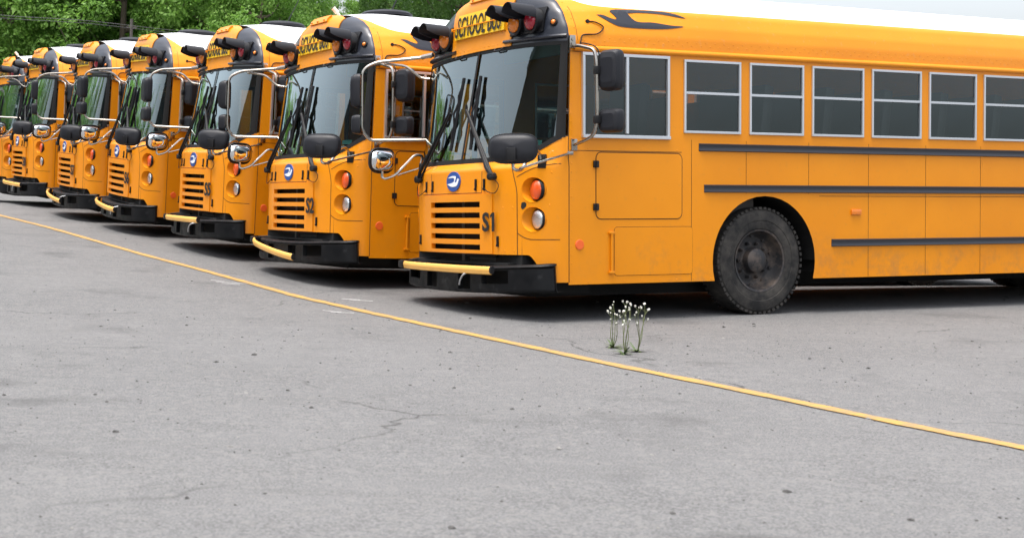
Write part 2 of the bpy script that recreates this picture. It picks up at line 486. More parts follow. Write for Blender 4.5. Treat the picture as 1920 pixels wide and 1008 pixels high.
part('rear_panel', mb.mesh('rear_panel', 'bus_yellow', smooth=False))
# underbody and interior
mb = MB()
mb.box((0, 5.9, .62), (1.40, 11.2, .46)); mb.box((0, 1.1, .62), (2.3, 1.35, .46)); mb.box((0, 5.35, .62), (2.3, 4.4, .46)); mb.box((0, 10.25, .62), (2.3, 2.6, .46)); mb.box((0, .25, .66), (1.9, .5, .36)); mb.box((0, .03, .83), (1.1, .10, .55))
mb.box((0, 1.6, .34), (1.4, 2.6, .28)); mb.box((0, .45, .36), (1.9, .5, .24)); mb.box((0, 6.5, .38), (.9, 6.0, .3))
part('underbody', mb.mesh('underbody', 'underbody', smooth=False))
mb = MB(); mb.box((0, 5.9, .90), (1.36, 11.2, .06))
for yc_, ln_ in ((1.05, 1.5), (5.35, 4.4), (10.25, 2.5)):
    for s in (-1, 1): mb.box((s * .935, yc_, .898), (.51, ln_, .06))
for wy in (2.45, 8.3):
    for s in (-1, 1):
        mb.grid([[Vector((s * x, wy + .61 * math.cos(t), .5 + .61 * math.sin(t))) for t in np.linspace(0, math.pi, 17)] for x in (.69, 1.21)])
part('cabin_floor', mb.mesh('cabin_floor', 'rubber', smooth=False))
mb = MB(); mb.box((0, .40, 1.17), (2.2, .42, .42), bev=.06); mb.box((.5, .50, 1.40), (.75, .3, .12), bev=.04); part('dashboard', mb.mesh('dashboard', 'dash_grey'))
mb = MB(); M_ = Matrix.Translation((.55, .78, 1.45)) @ Euler((math.radians(35), 0, 0)).to_matrix().to_4x4()
mb.tube([M_ @ Vector((.22 * math.cos(a), .22 * math.sin(a), 0)) for a in np.linspace(0, 2 * math.pi, 25)], .016, 6, False)
mb.tube([M_ @ Vector((-.2, 0, 0)), M_ @ Vector((.2, 0, 0))], .012, 6); mb.tube([M_ @ Vector((0, 0, 0)), M_ @ Vector((0, 0, -.4))], .03, 6)
part('steering_wheel', mb.mesh('steering_wheel', 'black_plastic'))
def seat_mesh(w):
    mb = MB(); mb.box((0, 0, .42), (w, .42, .14), bev=.04); mb.box((0, .24, .82), (w, .12, .78), Euler((-.12, 0, 0)).to_matrix(), bev=.04); mb.box((0, .02, .18), (w * .8, .3, .35))
    return mb.mesh('seat', 'seat_vinyl')
part('driver_seat', seat_mesh(.5), loc=(.55, 1.15, .93))
ps = seat_mesh(.95)
for k in range(7):
    for s in (1, -1): part('passenger_seat', ps, loc=(s * .66, 2.3 + .74 * k, .93), only=(0, 1))
mb = MB(); mb.tube([(-.45, 1.35, .93), (-.45, 1.35, 2.95)], .02, 8); mb.box((-.75, 1.4, 1.35), (.6, .03, .75))
part('stanchion', mb.mesh('stanchion', 'steel_tube'))
mb = MB(); mb.box((-.49, 1.0, 2.05), (.15, .04, .62), bev=.01); part('padded_post', mb.mesh('padded_post', 'sign_yellow'), only=(1, 2, 5), label='yellow padded post inside the cab')
mb = MB(); mb.box((0, 1.0, 2.60), (1.9, .04, .28), bev=.01); part('interior_header', mb.mesh('interior_header', 'interior_panel'))

# windshield -----------------------------------------------------------------
def gx(u, z): return front_tab(z)[0] * u
for s in (-1, 1):
    rws = []
    for i in range(25):
        row = []
        for j in range(41):
            x = s * (.01 + (1.185 - .01) * math.sin(math.pi / 2 * (j / 40)))
            z0, z1 = zb(x) + .004, zt(x) - .004; z = z0 + (z1 - z0) * i / 24
            W = front_tab(z)[0]; xx = s * min(abs(x), W * .995); row.append((xx, FY(xx, z) + .004, z))
        rws.append(row)
    mb = MB(); mb.grid(rws); part('windshield_pane', mb.mesh('windshield_pane', 'windshield_glass'))
mb = MB()
xs = [1.2 * math.sin(v * math.pi / 2) for v in np.linspace(-.985, .985, 90)]
strip(mb, [fpt(x, zb(x) + .018) for x in xs], .045, .004, fn_front)
strip(mb, [fpt(x, zt(x) - .014) for x in xs], .034, .004, fn_front)
part('windshield_gasket', mb.mesh('windshield_gasket', 'rubber'))
for s in (-1, 1):
    mb = MB(); rws = []
    for i in range(21):
        row = []
        for j in range(6):
            z = 1.60 + (2.43 - 1.60) * i / 20; W = front_tab(z)[0]; x = s * (W * .962 + W * .036 * j / 5)
            row.append(Vector((x, FY(x, z), z)) + Vector((s * .003, -.004, 0)))
        rws.append(row)
    mb.grid(rws); part('windshield_side_trim', mb.mesh('windshield_side_trim', 'rubber'))
mb = MB(); rws = surf_grid(-.017, .017, 1.41, 2.455, 2, 12, .008); mb.grid(rws); part('windshield_divider', mb.mesh('windshield_divider', 'rubber'))
for s in (-1, 1):
    x0 = s * .36; mb = MB()
    mb.tube(bend([fpt(x0 - .07, 2.45) + Vector((0, -.01, 0)), fpt(x0 - .06, 2.425) + Vector((0, -.03, 0)), fpt(x0 + .06, 2.425) + Vector((0, -.03, 0)), fpt(x0 + .07, 2.45) + Vector((0, -.01, 0))], .02, 3), .007, 6)
    part('sunvisor_clip', mb.mesh('sunvisor_clip', 'black_plastic'))
# registration papers behind the glass, low at the driver's corner
for x, w, mm in ((1.0, .13, 'paper'), (.84, .05, 'paper')):
    mb = MB(); a = surf_grid(x - w / 2, x + w / 2, zb(x) + .07, zb(x) + .115, 3, 1, -.012); mb.grid(a); part('window_sticker', mb.mesh('window_sticker', mm))

# seams, latches and handles on the hood ------------------------------------------
mb = MB()
for s in (-1, 1):
    strip(mb, [fpt(s * (.905 - .06 * sm((z - 1.1) / .3)), z) for z in np.linspace(.585, 1.405, 24)], .007, .002, fn_front)
    strip(mb, [fpt(s * .47, z) for z in np.linspace(1.135, 1.40, 8)], .006, .002, fn_front)
    # outline of the lamp panel
    pts = [fpt(s * x, z) for x, z in ((.907, .775), (.945, .75), (.98, .733), (1.02, .722), (1.06, .72), (1.10, .72), (1.14, .72), (1.18, .72), (1.205, .72))]
    strip(mb, spline(pts, 3), .006, .002, fn_front)
    pts = [fpt(s * x, z) for x, z in ((.90, 1.265), (.95, 1.29), (1.0, 1.315), (1.06, 1.34), (1.12, 1.358), (1.17, 1.368), (1.208, 1.372))]
    strip(mb, spline(pts, 3), .006, .002, fn_front)
strip(mb, [fpt(x, 1.132) for x in np.linspace(-.70, .47, 24)], .006, .002, fn_front)
part('hood_seams', mb.mesh('hood_seams', 'gap_dark'))
def latch_mesh(h, w=.02):
    mb = MB(); mb.box((0, -.006, 0), (w, .018, h), bev=.004); mb.box((0, -.016, -h * .36), (w * .8, .012, h * .18), bev=.003); return mb.mesh('latch', 'black_plastic')
lm, ll = latch_mesh(.105), latch_mesh(.095)
for x in (-.59, -.43, .385, .51): part('hood_latch', lm, loc=(x, FY(x, 1.205), 1.205), rot=(0, 0, math.atan((FY(x + .01, 1.2) - FY(x - .01, 1.2)) / .02)))
for x in (-.80, .69): part('side_latch', ll, loc=(x, FY(x, .70) - .002, .70), rot=(0, 0, math.atan((FY(x + .01, .7) - FY(x - .01, .7)) / .02)))

# grille ------------------------------------------------------------------------
SLOTS = [(1.055 - .0965 * k - .050, 1.055 - .0965 * k) for k in range(5)]
mb = MB()
for (x0, x1, z0, z1, nx) in ((-.66, -.455, .590, 1.122, 8), (.455, .625, .590, 1.122, 8), (-.455, .455, 1.055, 1.122, 18), (-.455, .455, .590, SLOTS[4][0], 18)):
    patch_solid(mb, x0, x1, z0, z1, nx, 3, .012, -.03)
grille = part('grille', mb.mesh('grille', 'bus_yellow', angle=45))
for k in range(4):
    mb = MB(); z0, z1 = SLOTS[k + 1][1], SLOTS[k][0]
    patch_solid(mb, -.456, .456, z0, z1, 18, 3, .0105, -.03); grille.add('slat', mb.mesh('slat', 'bus_yellow', angle=45))
mb = MB(); mb.box((0, .02, .80), (1.1, .02, .62))
for k in range(44):
    x = .06 + k * .0105; mb.box((x, .004, .78), (.003, .012, .62))
for k in range(13): mb.box((.28, .0, .54 + k * .044), (.46, .006, .006))
mb.box((-.03, -.01, .78), (.05, .03, .66))
part('radiator', mb.mesh('radiator', 'dash_grey', smooth=False))

# lamps ------------------------------------------------------------------------
def bezel_mesh(cx, cz):
    mb = MB(); n = 40; a = []; b = []; c = []
    for j in range(n + 1):
        t = 2 * math.pi * j / n; x, z = cx + LRX * math.cos(t), cz + LRZ * math.sin(t)
        a.append(Vector((x, FY(x, z), z)) + FN(x, z) * .003)
        x2, z2 = cx + LRX * .985 * math.cos(t), cz + LRZ * .985 * math.sin(t); b.append(Vector((x2, max(FY(x2, z2) + .006, min(.06, FY(x2, z2) + .03)), z2)))
        c.append(Vector((cx + math.copysign(.008, cx) + LRX * .92 * math.cos(t), .115, cz + LRZ * .90 * math.sin(t))))
    mb.grid([a, b, c]); mb.add(c[:-1], [tuple(range(n))]); return mb.mesh('lamp_recess', 'bus_yellow', angle=50)
MY = Euler((math.radians(90), 0, 0)).to_matrix().to_4x4()      # lathe axis z -> -y (forward)
def dome(r, h, n=6): return [(r * math.cos(t), h * math.sin(t)) for t in np.linspace(0, math.pi / 2 - .02, n)]
def lamp_mesh(name, r, mm, h, rim=None):
    mb = MB(); mb.mat(1).lathe([(r + .007, -.02), (r + .007, .006), (r + .003, .012), (r - .002, .008)], MY, 32); mb.mat(0).lathe([(r, .006)] + [(x, y + .008) for x, y in dome(r, h)], MY, 32, True)
    return mb.mesh(name, [mm, rim or 'black_plastic'], angle=50)
hl, tl = lamp_mesh('headlight_lens', .083, 'clear_lens', .025), lamp_mesh('turn_signal_lens', .086, 'orange_lens', .030)
for s in (-1, 1):
    h = part('headlight', bezel_mesh(s * 1.045, .894)); h.add('lens', hl, loc=(s * 1.048, .104, .894), label='clear round headlight lens')
    h = part('turn_signal', bezel_mesh(s * 1.045, 1.150)); h.add('lens', tl, loc=(s * 1.042, .092, 1.150), label='orange round turn signal lens')

# emblem and fleet number --------------------------------------------------------
ex, ez = 0.0, 1.245
mb = MB(); pts = [(.125 * math.cos(t), .092 * math.sin(t)) for t in np.linspace(0, 2 * math.pi, 48, endpoint=False)]
sf = lambda off: (lambda u, v, d: Vector((ex + u, FY(ex + u, ez + v) - off + d, ez + v)))
mb.prism(pts, sf(.010), .012); emb = part('emblem', mb.mesh('emblem', 'emblem_blue', angle=30), label='blue oval emblem')
bird = [(-.105, -.022), (-.06, -.030), (-.01, -.040), (.04, -.036), (.066, -.018), (.078, .002), (.086, .018), (.105, .030), (.092, .006), (.104, .018), (.112, .008), (.098, -.012), (.080, -.032), (.05, -.052), (.0, -.058), (-.05, -.048)]
body = [(-.098, .030), (-.05, .040), (.0, .046), (.045, .044), (.06, .030), (.05, .008), (.036, -.012), (-.04, -.012), (-.10, -.016), (-.055, -.040), (.0, -.052), (.05, -.046), (.082, -.022), (.092, .006), (.112, .016), (.096, .030), (.078, .022), (.070, .0), (.058, -.018), (.066, .012), (.072, .034), (.058, .054), (.02, .060), (-.03, .056), (-.07, .046)]
def bird_poly():
    # a flying bird seen from the side: swept wing above, long body and small head
    return [(-.10, .030), (-.06, .044), (-.01, .052), (.035, .050), (.052, .040), (.046, .018), (.028, -.006), (.05, -.010), (.068, .000), (.074, .018), (.086, .028), (.100, .022), (.112, .014), (.100, .008), (.094, -.012), (.078, -.034), (.05, -.046), (.0, -.050), (-.05, -.044), (-.108, -.024), (-.06, -.018), (-.01, -.012), (.018, .000), (.026, .020), (.014, .032), (-.03, .034)]
mb = MB(); mb.prism(bird_poly(), sf(.0125), .003); emb.add('emblem_bird', mb.mesh('emblem_bird', 'emblem_white', smooth=False), label='white bird mark')

# overhead cap details -------------------------------------------------------------
mb = MB(); patch_solid(mb, -.447, .447, 2.603, 2.705, 12, 2, .036, .0); sign = part('destination_sign', mb.mesh('destination_sign', 'sign_yellow', angle=40), label='yellow sign reading SCHOOL BUS')
mb = MB(); patch_solid(mb, -.43, .43, 2.708, 2.835, 12, 2, .0155, .0); sign.add('upper_plate', mb.mesh('upper_plate', 'sign_yellow', angle=40))
tm_full = text_mesh('sign_lettering', 'SCHOOL BUS', 'lettering', .195, .83, .004, .004, .12)
def cut_mesh(src, lo, hi, name):
    bm = bmesh.new(); bm.from_mesh(src)
    for no, v in (((0, -1, 0), lo), ((0, 1, 0), hi)):
        bmesh.ops.bisect_plane(bm, geom=bm.verts[:] + bm.edges[:] + bm.faces[:], plane_co=(0, v, 0), plane_no=no, clear_outer=True)
    me = bpy.data.meshes.new(name); bm.to_mesh(me); bm.free(); me.materials.append(MATS['lettering']); return me
zc_t = 2.717
low = cut_mesh(tm_full, -.2, -.012, 'lettering_lower'); upm = cut_mesh(tm_full, -.009, .2, 'lettering_upper')
ry = (math.radians(90) - .05, 0, 0)
sign.add('lettering', low, loc=(0.0, FY(0, 2.65) - .0395, zc_t), rot=ry, label='black letters SCHOOL BUS, lower half')
sign.add('lettering', upm, loc=(0.0, FY(0, 2.76) - .0205, zc_t), rot=ry, label='black letters SCHOOL BUS, upper half')
mb = MB(); mb.tube([fpt(x, 2.71) + Vector((0, -.045, 0)) for x in np.linspace(-.50, .50, 14)], .006, 6); mb.box(fpt(-.5, 2.71) + Vector((0, -.03, 0)), (.012, .04, .03)); mb.box(fpt(.5, 2.71) + Vector((0, -.03, 0)), (.012, .04, .03))
sign.add('hinge_bar', mb.mesh('hinge_bar', 'bus_yellow'))
# warning lamps with long hoods
vis = MB(); n1 = 18
ra, rb = [], []
for j in range(n1 + 1):
    t = math.radians(-14 + 208 * j / n1); k = math.sin(t); ln = .245 - .16 * max(0, .10 - k) / .4
    ra.append(Vector((.096 * math.cos(t), 0.0, .096 * math.sin(t)))); rb.append(Vector((.092 * math.cos(t), -ln, .092 * math.sin(t))))
mid = [a.lerp(b, .5) for a, b in zip(ra, rb)]
vis.grid([ra, mid, rb]); vis.grid([[Vector((p.x * .95, p.y, p.z * .95)) for p in r_] for r_ in (ra, mid, rb)])
inn = [Vector((p.x * .95, p.y, p.z * .95)) for p in rb]; vis.grid([rb, inn])
VIS = vis.mesh('visor', 'mirror_housing')
hb = MB(); hb.lathe([(.112, -.06), (.112, .012), (.10, .02), (.085, .012)], MY, 28)
HOUS = hb.mesh('lamp_housing', 'black_plastic')
lens_a, lens_r = lamp_mesh('lens_a', .082, 'amber_lens', .045), lamp_mesh('lens_r', .082, 'red_lens', .045)
for s in (-1, 1):
    for x, lm_, lab in ((.635, lens_a, 'amber'), (.855, lens_r, 'red')):
        yy = FY(x, 2.64) - .045
        w_ = part('warning_lamp', HOUS, loc=(s * x, yy, 2.635)); w_.add('lens', lm_, loc=(0, -.004, 0), label=lab + ' round warning lens'); w_.add('visor', VIS, loc=(0, -.012, .042), rot=(math.radians(-4), 0, 0))
    mb = MB(); patch_solid(mb, s * .53, s * .97, 2.53, 2.74, 10, 4, .022, .0); part('lamp_backplate', mb.mesh('lamp_backplate', 'black_plastic'))
    mb = MB(); pts = [fpt(s * x, 2.472 + .02 * (1 - (x - .42) / .78)) + FN(x, 2.47) * .012 for x in np.linspace(.44, 1.19, 24)]
    mb.tube(pts, .017, 8, True, None, 1.5); part('cap_ridge', mb.mesh('cap_ridge', 'cap_black'))
    mb = MB(); mb.mat(0).lathe([(.036, 0), (.036, .012), (.028, .018)], Matrix.Identity(4), 16); mb.mat(1).lathe([(.022, .016)] + [(r_, .016 + h_) for r_, h_ in dome(.022, .014, 4)], Matrix.Identity(4), 12, True)
    nn = FN(s * 1.065, 2.60); q = nn.to_track_quat('Z', 'Y').to_euler()
    part('marker_lamp', mb.mesh('marker_lamp', ['rubber', 'amber_lens']), loc=fpt(s * 1.065, 2.60)[:], rot=q[:], label='small amber marker lamp')
mb = MB(); patch_solid(mb, -.235, .235, 2.925, 2.985, 10, 2, .030, 0)
cl = part('marker_cluster', mb.mesh('marker_cluster', 'bus_yellow', angle=40))
mk = MB(); mk.lathe([(.016, -.01)] + dome(.016, .014, 4), MY, 10, True); mk = mk.mesh('cluster_lamp', 'amber_lens')
for x in (-.17, 0, .17): cl.add('cluster_lamp', mk, loc=fpt(x, 2.955) + Vector((0, -.034, 0)))

# bumper ------------------------------------------------------------------------
BWD = 1.215
def BY(x): a = min(abs(x) / BWD, 1.0); return -.215 + .375 * (1 - math.sqrt(max(0, 1 - a ** 2.6)))
BZ0, BZ1 = .235, .475
HOLES = [(.20, .40, .265, .43), (.57, .90, .315, .43), (-.40, -.20, .265, .43), (-.90, -.57, .315, .43)]
xs = sorted(set([round(BWD * math.sin(v * math.pi / 2), 4) for v in np.linspace(-1, 1, 61)] + [h for H in HOLES for h in H[:2]]))
zs_ = sorted({BZ0, .25, .265, .315, .37, .43, .455, BZ1})
mb = MB()
def bpt(x, z):
    dz = max(0, (z - .455)) * .9 + max(0, (.25 - z)) * .8
    return Vector((x * (1 + .02 * (1 - (z - BZ0) / .24)), BY(x) + dz, z + .035 * (x / 1.2) ** 2))
for i in range(len(xs) - 1):
    for j in range(len(zs_) - 1):
        cx_, cz_ = (xs[i] + xs[i + 1]) / 2, (zs_[j] + zs_[j + 1]) / 2
        if any(a < cx_ < b and c < cz_ < d for a, b, c, d in HOLES): continue
        mb.add([bpt(xs[i], zs_[j]), bpt(xs[i + 1], zs_[j]), bpt(xs[i + 1], zs_[j + 1]), bpt(xs[i], zs_[j + 1])], [(0, 1, 2, 3)])
for a, b, c, d in HOLES:
    loop = [(a, c), ((a + b) / 2, c), (b, c), (b, d), ((a + b) / 2, d), (a, d)]
    f0 = [bpt(*p) for p in loop]; f1 = [p + Vector((0, .05, 0)) for p in f0]; n = 6
    mb.add(f0 + f1, [(i, (i + 1) % n, n + (i + 1) % n, n + i) for i in range(n)])
top = [bpt(x, BZ1) for x in xs]; mb.grid([top, [Vector((p.x * .97, max(p.y + .02, min(p.y + .20, .12)), p.z + .004)) for p in top]])
for s in (-1, 1):
    e = [bpt(s * BWD, z) for z in zs_]; mb.grid([e, [p + Vector((-s * .03, .03, 0)) for p in e]])
mb.grid([[bpt(x, BZ0) for x in xs], [bpt(x, BZ0) + Vector((0, .06, .005)) for x in xs]])
me = mb.mesh('bumper', 'bumper_black', angle=40)
bm = bmesh.new(); bm.from_mesh(me); bmesh.ops.remove_doubles(bm, verts=bm.verts, dist=.0005); bm.to_mesh(me); bm.free()
bmp = part('bumper', me)
mb = MB(); mb.box((0, .0, .37), (1.9, .03, .22)); mb.box((0, .05, .50), (1.7, .26, .02)); bmp.add('bumper_backing', mb.mesh('bumper_backing', 'underbody', smooth=False))
# crossing arm: hinged at the passenger end, its own droop on every bus
mb = MB()
pts = []
for x in np.linspace(-.90, .80, 26): pts.append(Vector((x + .90, BY(x) - .075 - .0 - (BY(-.90) - .075), 0)))
mb.mat(0).tube(pts, .030, 10, True, None, .6)
mb.tube([p + Vector((0, .002, -.026)) for p in pts], .016, 8, True, None, .9)
mb.mat(1).box((-.03, .01, 0), (.10, .09, .075), bev=.02); mb.tube([pts[-1] + Vector((-.005, -.001, 0)), pts[-1] + Vector((.018, 0, 0))], .037, 10, True, None, .6)
mb.mat(1).tube([Vector((.0, .05, .03)), Vector((.10, .14, .05)), Vector((.5, .20, .05))], .014, 6)
part('crossing_arm', mb.mesh('crossing_arm', ['arm_yellow', 'black_plastic']), loc=(-.90, BY(-.90) - .075, .462), key='arm', label='yellow crossing gate arm folded across the bumper')
mb = MB(); mb.tube(spline([(.47, -.20, .44), (.44, -.285, .41), (.38, -.29, .36), (.34, -.28, .31)], 4), .008, 6); part('arm_cable', mb.mesh('arm_cable', 'aluminium'), only=(0, 2, 3, 4, 5))

# wipers ------------------------------------------------------------------------
def wiper(px, pz, tx, tz, bx0, bz0, bx1, bz1):
    p = fpt(px, pz) + FN(px, pz) * .03; t = fpt(tx, tz) + FN(tx, tz) * .055
    mb = MB(); mb.tube([p, p.lerp(t, .12) + Vector((0, -.02, 0)), t], .021, 8, True, .015); q = Vector((.042, -.01, -.016)); mb.tube([p + q, t + q * .8], .012, 6)
    mb.lathe([(.035, -.03), (.035, .03), (.02, .04)], Matrix.Translation(p) @ FN(px, pz).to_track_quat('Z', 'Y').to_matrix().to_4x4(), 12, True)
    mb.box(p + Vector((.05, -.02, -.01)), (.09, .04, .03), bev=.008); mb.tube([t + Vector((0, .0, -.03)), t + Vector((0, 0, .05))], .012, 6)
    a = part('wiper', mb.mesh('wiper', 'wiper_black'))
    b0, b1 = fpt(bx0, bz0) + FN(bx0, bz0) * .02, fpt(bx1, bz1) + FN(bx1, bz1) * .02
    mb = MB(); mb.tube([b0.lerp(b1, k) + Vector((0, -.004 - .0 * k, 0)) for k in np.linspace(0, 1, 8)], .016, 6)
    for k0, k1 in ((.05, .45), (.55, .95), (.25, .75)):
        h = .045 if k0 == .25 else .028
        u0, um, u1 = b0.lerp(b1, k0), b0.lerp(b1, (k0 + k1) / 2), b0.lerp(b1, k1); mb.tube([u0, um + Vector((0, -h, 0)), u1], .011, 5)
    a.add('wiper_blade', mb.mesh('wiper_blade', 'wiper_black'))
wiper(.640, 1.275, .02, 1.895, .13, 2.21, .155, 1.53)
wiper(-.80, 1.285, -.30, 1.90, -.18, 2.22, -.215, 1.535)
for x0, x1 in ((.66, .52), (-.78, -.60)):
    mb = MB()
    a, b = fpt(x0, 1.26) + Vector((0, -.03, 0)), fpt(x1, 1.175) + Vector((0, -.012, 0))
    sg = 1 if x0 > 0 else -1
    mb.tube(spline([a, fpt(x0 + sg * .07, 1.20) + Vector((0, -.03, 0)), fpt(x0 + sg * .03, 1.13) + Vector((0, -.03, 0)), fpt((x0 + x1) / 2, 1.14) + Vector((0, -.025, 0)), b], 4), .004, 5)
    part('washer_hose', mb.mesh('washer_hose', 'rubber'))

# mirrors ------------------------------------------------------------------------
def housing(w, h, d, name='mirror_head'):
    # rounded box tapered to its back; reflecting face on +y
    rws = []
    prof = [(1.0, 0.0), (1.02, -.25), (.98, -.6), (.86, -.9), (.6, -1.0)]
    n = 32; mb = MB()
    def loop(k, y):
        out = []
        for j in range(n):
            t = 2 * math.pi * j / n; c, s_ = math.cos(t), math.sin(t)
            e = .42; out.append(Vector((w / 2 * k * math.copysign(abs(c) ** e, c), y * d, h / 2 * k * math.copysign(abs(s_) ** e, s_))))
        return out
    loops = [loop(k, y) for k, y in prof]
    for a, b in zip(loops[:-1], loops[1:]): mb.add(a + b, [(i, (i + 1) % n, n + (i + 1) % n, n + i) for i in range(n)])
    mb.add(loops[-1], [tuple(range(n))]); lip = loop(.93, .0); mb.add(loops[0] + lip, [(i, (i + 1) % n, n + (i + 1) % n, n + i) for i in range(n)])
    m1 = mb.mesh(name, 'mirror_housing', angle=50)
    mg = MB(); g0 = loop(.935, -.03); mg.add(g0, [tuple(range(n))]); return m1, mg.mesh(name + '_glass', 'chrome', smooth=False)
H1, G1 = housing(.215, .345, .11); H2, G2 = housing(.215, .20, .10)
# driver's side: bow standing off the body
mb = MB(); tp = bend([(1.225, .335, 2.385), (1.32, .345, 2.375), (1.475, .385, 2.33), (1.50, .39, 2.24), (1.50, .40, 1.72), (1.47, .385, 1.60), (1.34, .36, 1.555), (1.225, .35, 1.535)], .07)
mb.tube(tp, .0155, 10)
mb.box((1.226, .335, 2.42), (.014, .06, .11), bev=.004); mb.box((1.226, .352, 1.535), (.014, .06, .10), bev=.004)
mb.tube([(1.235, .335, 2.44), (1.243, .335, 2.44)], .016, 8); mb.tube([(1.235, .335, 2.40), (1.243, .335, 2.40)], .016, 8)
md = part('side_mirror', mb.mesh('mirror_bracket', 'steel_tube'), label='driver side mirror bow')
for (hm, gm, z) in ((H1, G1, 2.15), (H2, G2, 1.725)):
    h = md.add('mirror_head', hm, loc=(1.545, .535, z), rot=(0, 0, math.radians(20))); h.add('mirror_glass', gm)
for z in (2.15, 1.735):
    mb = MB(); mb.box((1.505, .40, z), (.05, .06, .07), bev=.008); md.add('mirror_clamp', mb.mesh('mirror_clamp', 'black_plastic'))
mb = MB(); mb.tube(spline([roof_pt(.53, 2.61) + Vector((.004, 0, 0)), roof_pt(.60, 2.605) + Vector((.012, 0, 0)), roof_pt(.67, 2.56) + Vector((.012, 0, 0)), roof_pt(.60, 2.50) + Vector((.01, 0, 0)), roof_pt(.46, 2.485) + Vector((.008, 0, 0)), Vector((1.228, .42, 2.43)), Vector((1.24, .405, 2.39)), Vector((1.34, .365, 2.395)), Vector((1.49, .41, 2.33)), Vector((1.515, .41, 2.15))], 5), .006, 5)
mb.tube([roof_pt(.53, 2.61), roof_pt(.53, 2.61) + Vector((.012, 0, .002))], .018, 10); md.add('heater_cable', mb.mesh('heater_cable', 'rubber'))
# passenger side: big loop standing forward of the windshield
mb = MB(); tp = bend([(-1.12, .235, 2.53), (-1.50, -.20, 2.492), (-1.555, -.325, 2.42), (-1.555, -.33, 1.80), (-1.53, -.26, 1.70), (-1.23, .285, 1.70), (-1.21, .29, 1.66)], .08)
mb.tube(tp, .0165, 10); mb.tube(bend([(-1.44, -.13, 2.475), (-1.38, .08, 2.455), (-1.28, .20, 2.325), (-1.215, .27, 2.315)], .05), .0135, 8)
mb.tube([(-1.18, .16, 2.525), (-1.06, .22, 2.54)], .024, 8); mb.box((-1.205, .285, 1.69), (.03, .05, .09), bev=.004)
mp = part('side_mirror', mb.mesh('mirror_loop', 'steel_tube'), label='passenger side mirror loop')
for (hm, gm, z, rz) in ((H1, G1, 2.205, -38), (H2, G2, 1.865, -38)):
    h = mp.add('mirror_head', hm, loc=(-1.60, -.31, z), rot=(0, 0, math.radians(rz)), key='pmir'); h.add('mirror_glass', gm)
# cross-view mirrors: oval domes on bent tubes
def dome_mesh(w, h, d, name, mm, full):
    mb = MB(); n = 40; rws = []
    for k in np.linspace(0, 1, 9):
        r = (1 - k ** 2.6) ** .5 * .97 + .03 if full else math.cos(k * math.pi / 2 * .97); y = (math.sin(k * math.pi / 2) if not full else k) * d; row = []
        for j in range(n + 1):
            t = 2 * math.pi * j / n; c, s_ = math.cos(t), math.sin(t); e = .62
            zz = math.copysign(abs(s_) ** e, s_); flat = .78 if zz > 0 else 1.0
            row.append(Vector((w / 2 * r * math.copysign(abs(c) ** e, c), y, h / 2 * r * zz * flat)))
        rws.append(row)
    mb.grid(rws); mb.add(rws[-1][:-1], [tuple(range(n))]); return mb.mesh(name, mm, angle=60)
XB = dome_mesh(.40, .265, -.07, 'crossview_back', 'mirror_housing', True); XG = dome_mesh(.375, .243, .085, 'crossview_face', 'chrome', False)
rim = MB(); lo = [(.40 / 2 * math.copysign(abs(math.cos(t)) ** .62, math.cos(t)), 0, .265 / 2 * math.copysign(abs(math.sin(t)) ** .62, math.sin(t)) * (.78 if math.sin(t) > 0 else 1)) for t in np.linspace(0, 2 * math.pi, 41)]
rim.tube(lo, .012, 6, False); XR = rim.mesh('crossview_rim', 'black_plastic')
for s, c0, rz in ((1, (1.345, -.335, 1.50), 47), (-1, (-1.17, -.30, 1.495), -62)):
    dip = Vector((1.36, -.31, 1.305)) if s > 0 else Vector((-1.12, -.27, 1.305))
    b0 = Vector(c0) + Vector((0, 0, -.12)); pl = fpt(s * 1.085, 1.41) + Vector((s * .015, -.025, 0))
    mb = MB()
    if s > 0: tp = bend([b0, b0 + Vector((.0, .0, -.06)), dip, Vector((1.30, -.22, 1.31)), Vector((1.22, -.08, 1.47)), Vector((1.14, .02, 1.50)), pl + Vector((0, 0, .04)), pl], .06)
    else: tp = bend([b0, b0 + Vector((.0, .0, -.06)), Vector((-1.15, -.27, 1.30)), Vector((-1.12, -.18, 1.33)), Vector((-1.07, .02, 1.54)), Vector((-1.09, .12, 1.535)), pl], .06)
    mb.tube(tp, .0145, 8)
    e = Vector((1.222, .315, 1.464)) if s > 0 else Vector((-1.09, .13, 1.42)); mb.tube([dip.lerp(Vector((1.26, -.15, 1.36)), .35) if s > 0 else Vector((-1.12, -.15, 1.335)), e], .0105, 8)
    if s > 0: mb.box(e, (.01, .06, .03), bev=.003)
    xm = part('crossview_mirror', mb.mesh('crossview_bracket', 'steel_tube'), label='cross view mirror on bent tube')
    hd = xm.add('mirror_back', XB, loc=c0, rot=(math.radians(-4), 0, math.radians(rz)), label='black mirror back'); hd.add('mirror_face', XG, label='convex chrome mirror face'); hd.add('rim', XR)
    mb = MB(); mb.box(pl + Vector((0, .02, -.015)), (.075, .045, .12), Euler((0, 0, s * .7)).to_matrix(), bev=.008); xm.add('mount_plate', mb.mesh('mount_plate', 'black_plastic'))
    if s > 0:
        mb = MB(); nrm = Euler((0, 0, math.radians(rz))).to_matrix(); mb.box(Vector(c0) + nrm @ Vector((0, -.074, -.065)), (.08, .03, .11), nrm, bev=.006); xm.add('clamp', mb.mesh('clamp', 'black_plastic'))

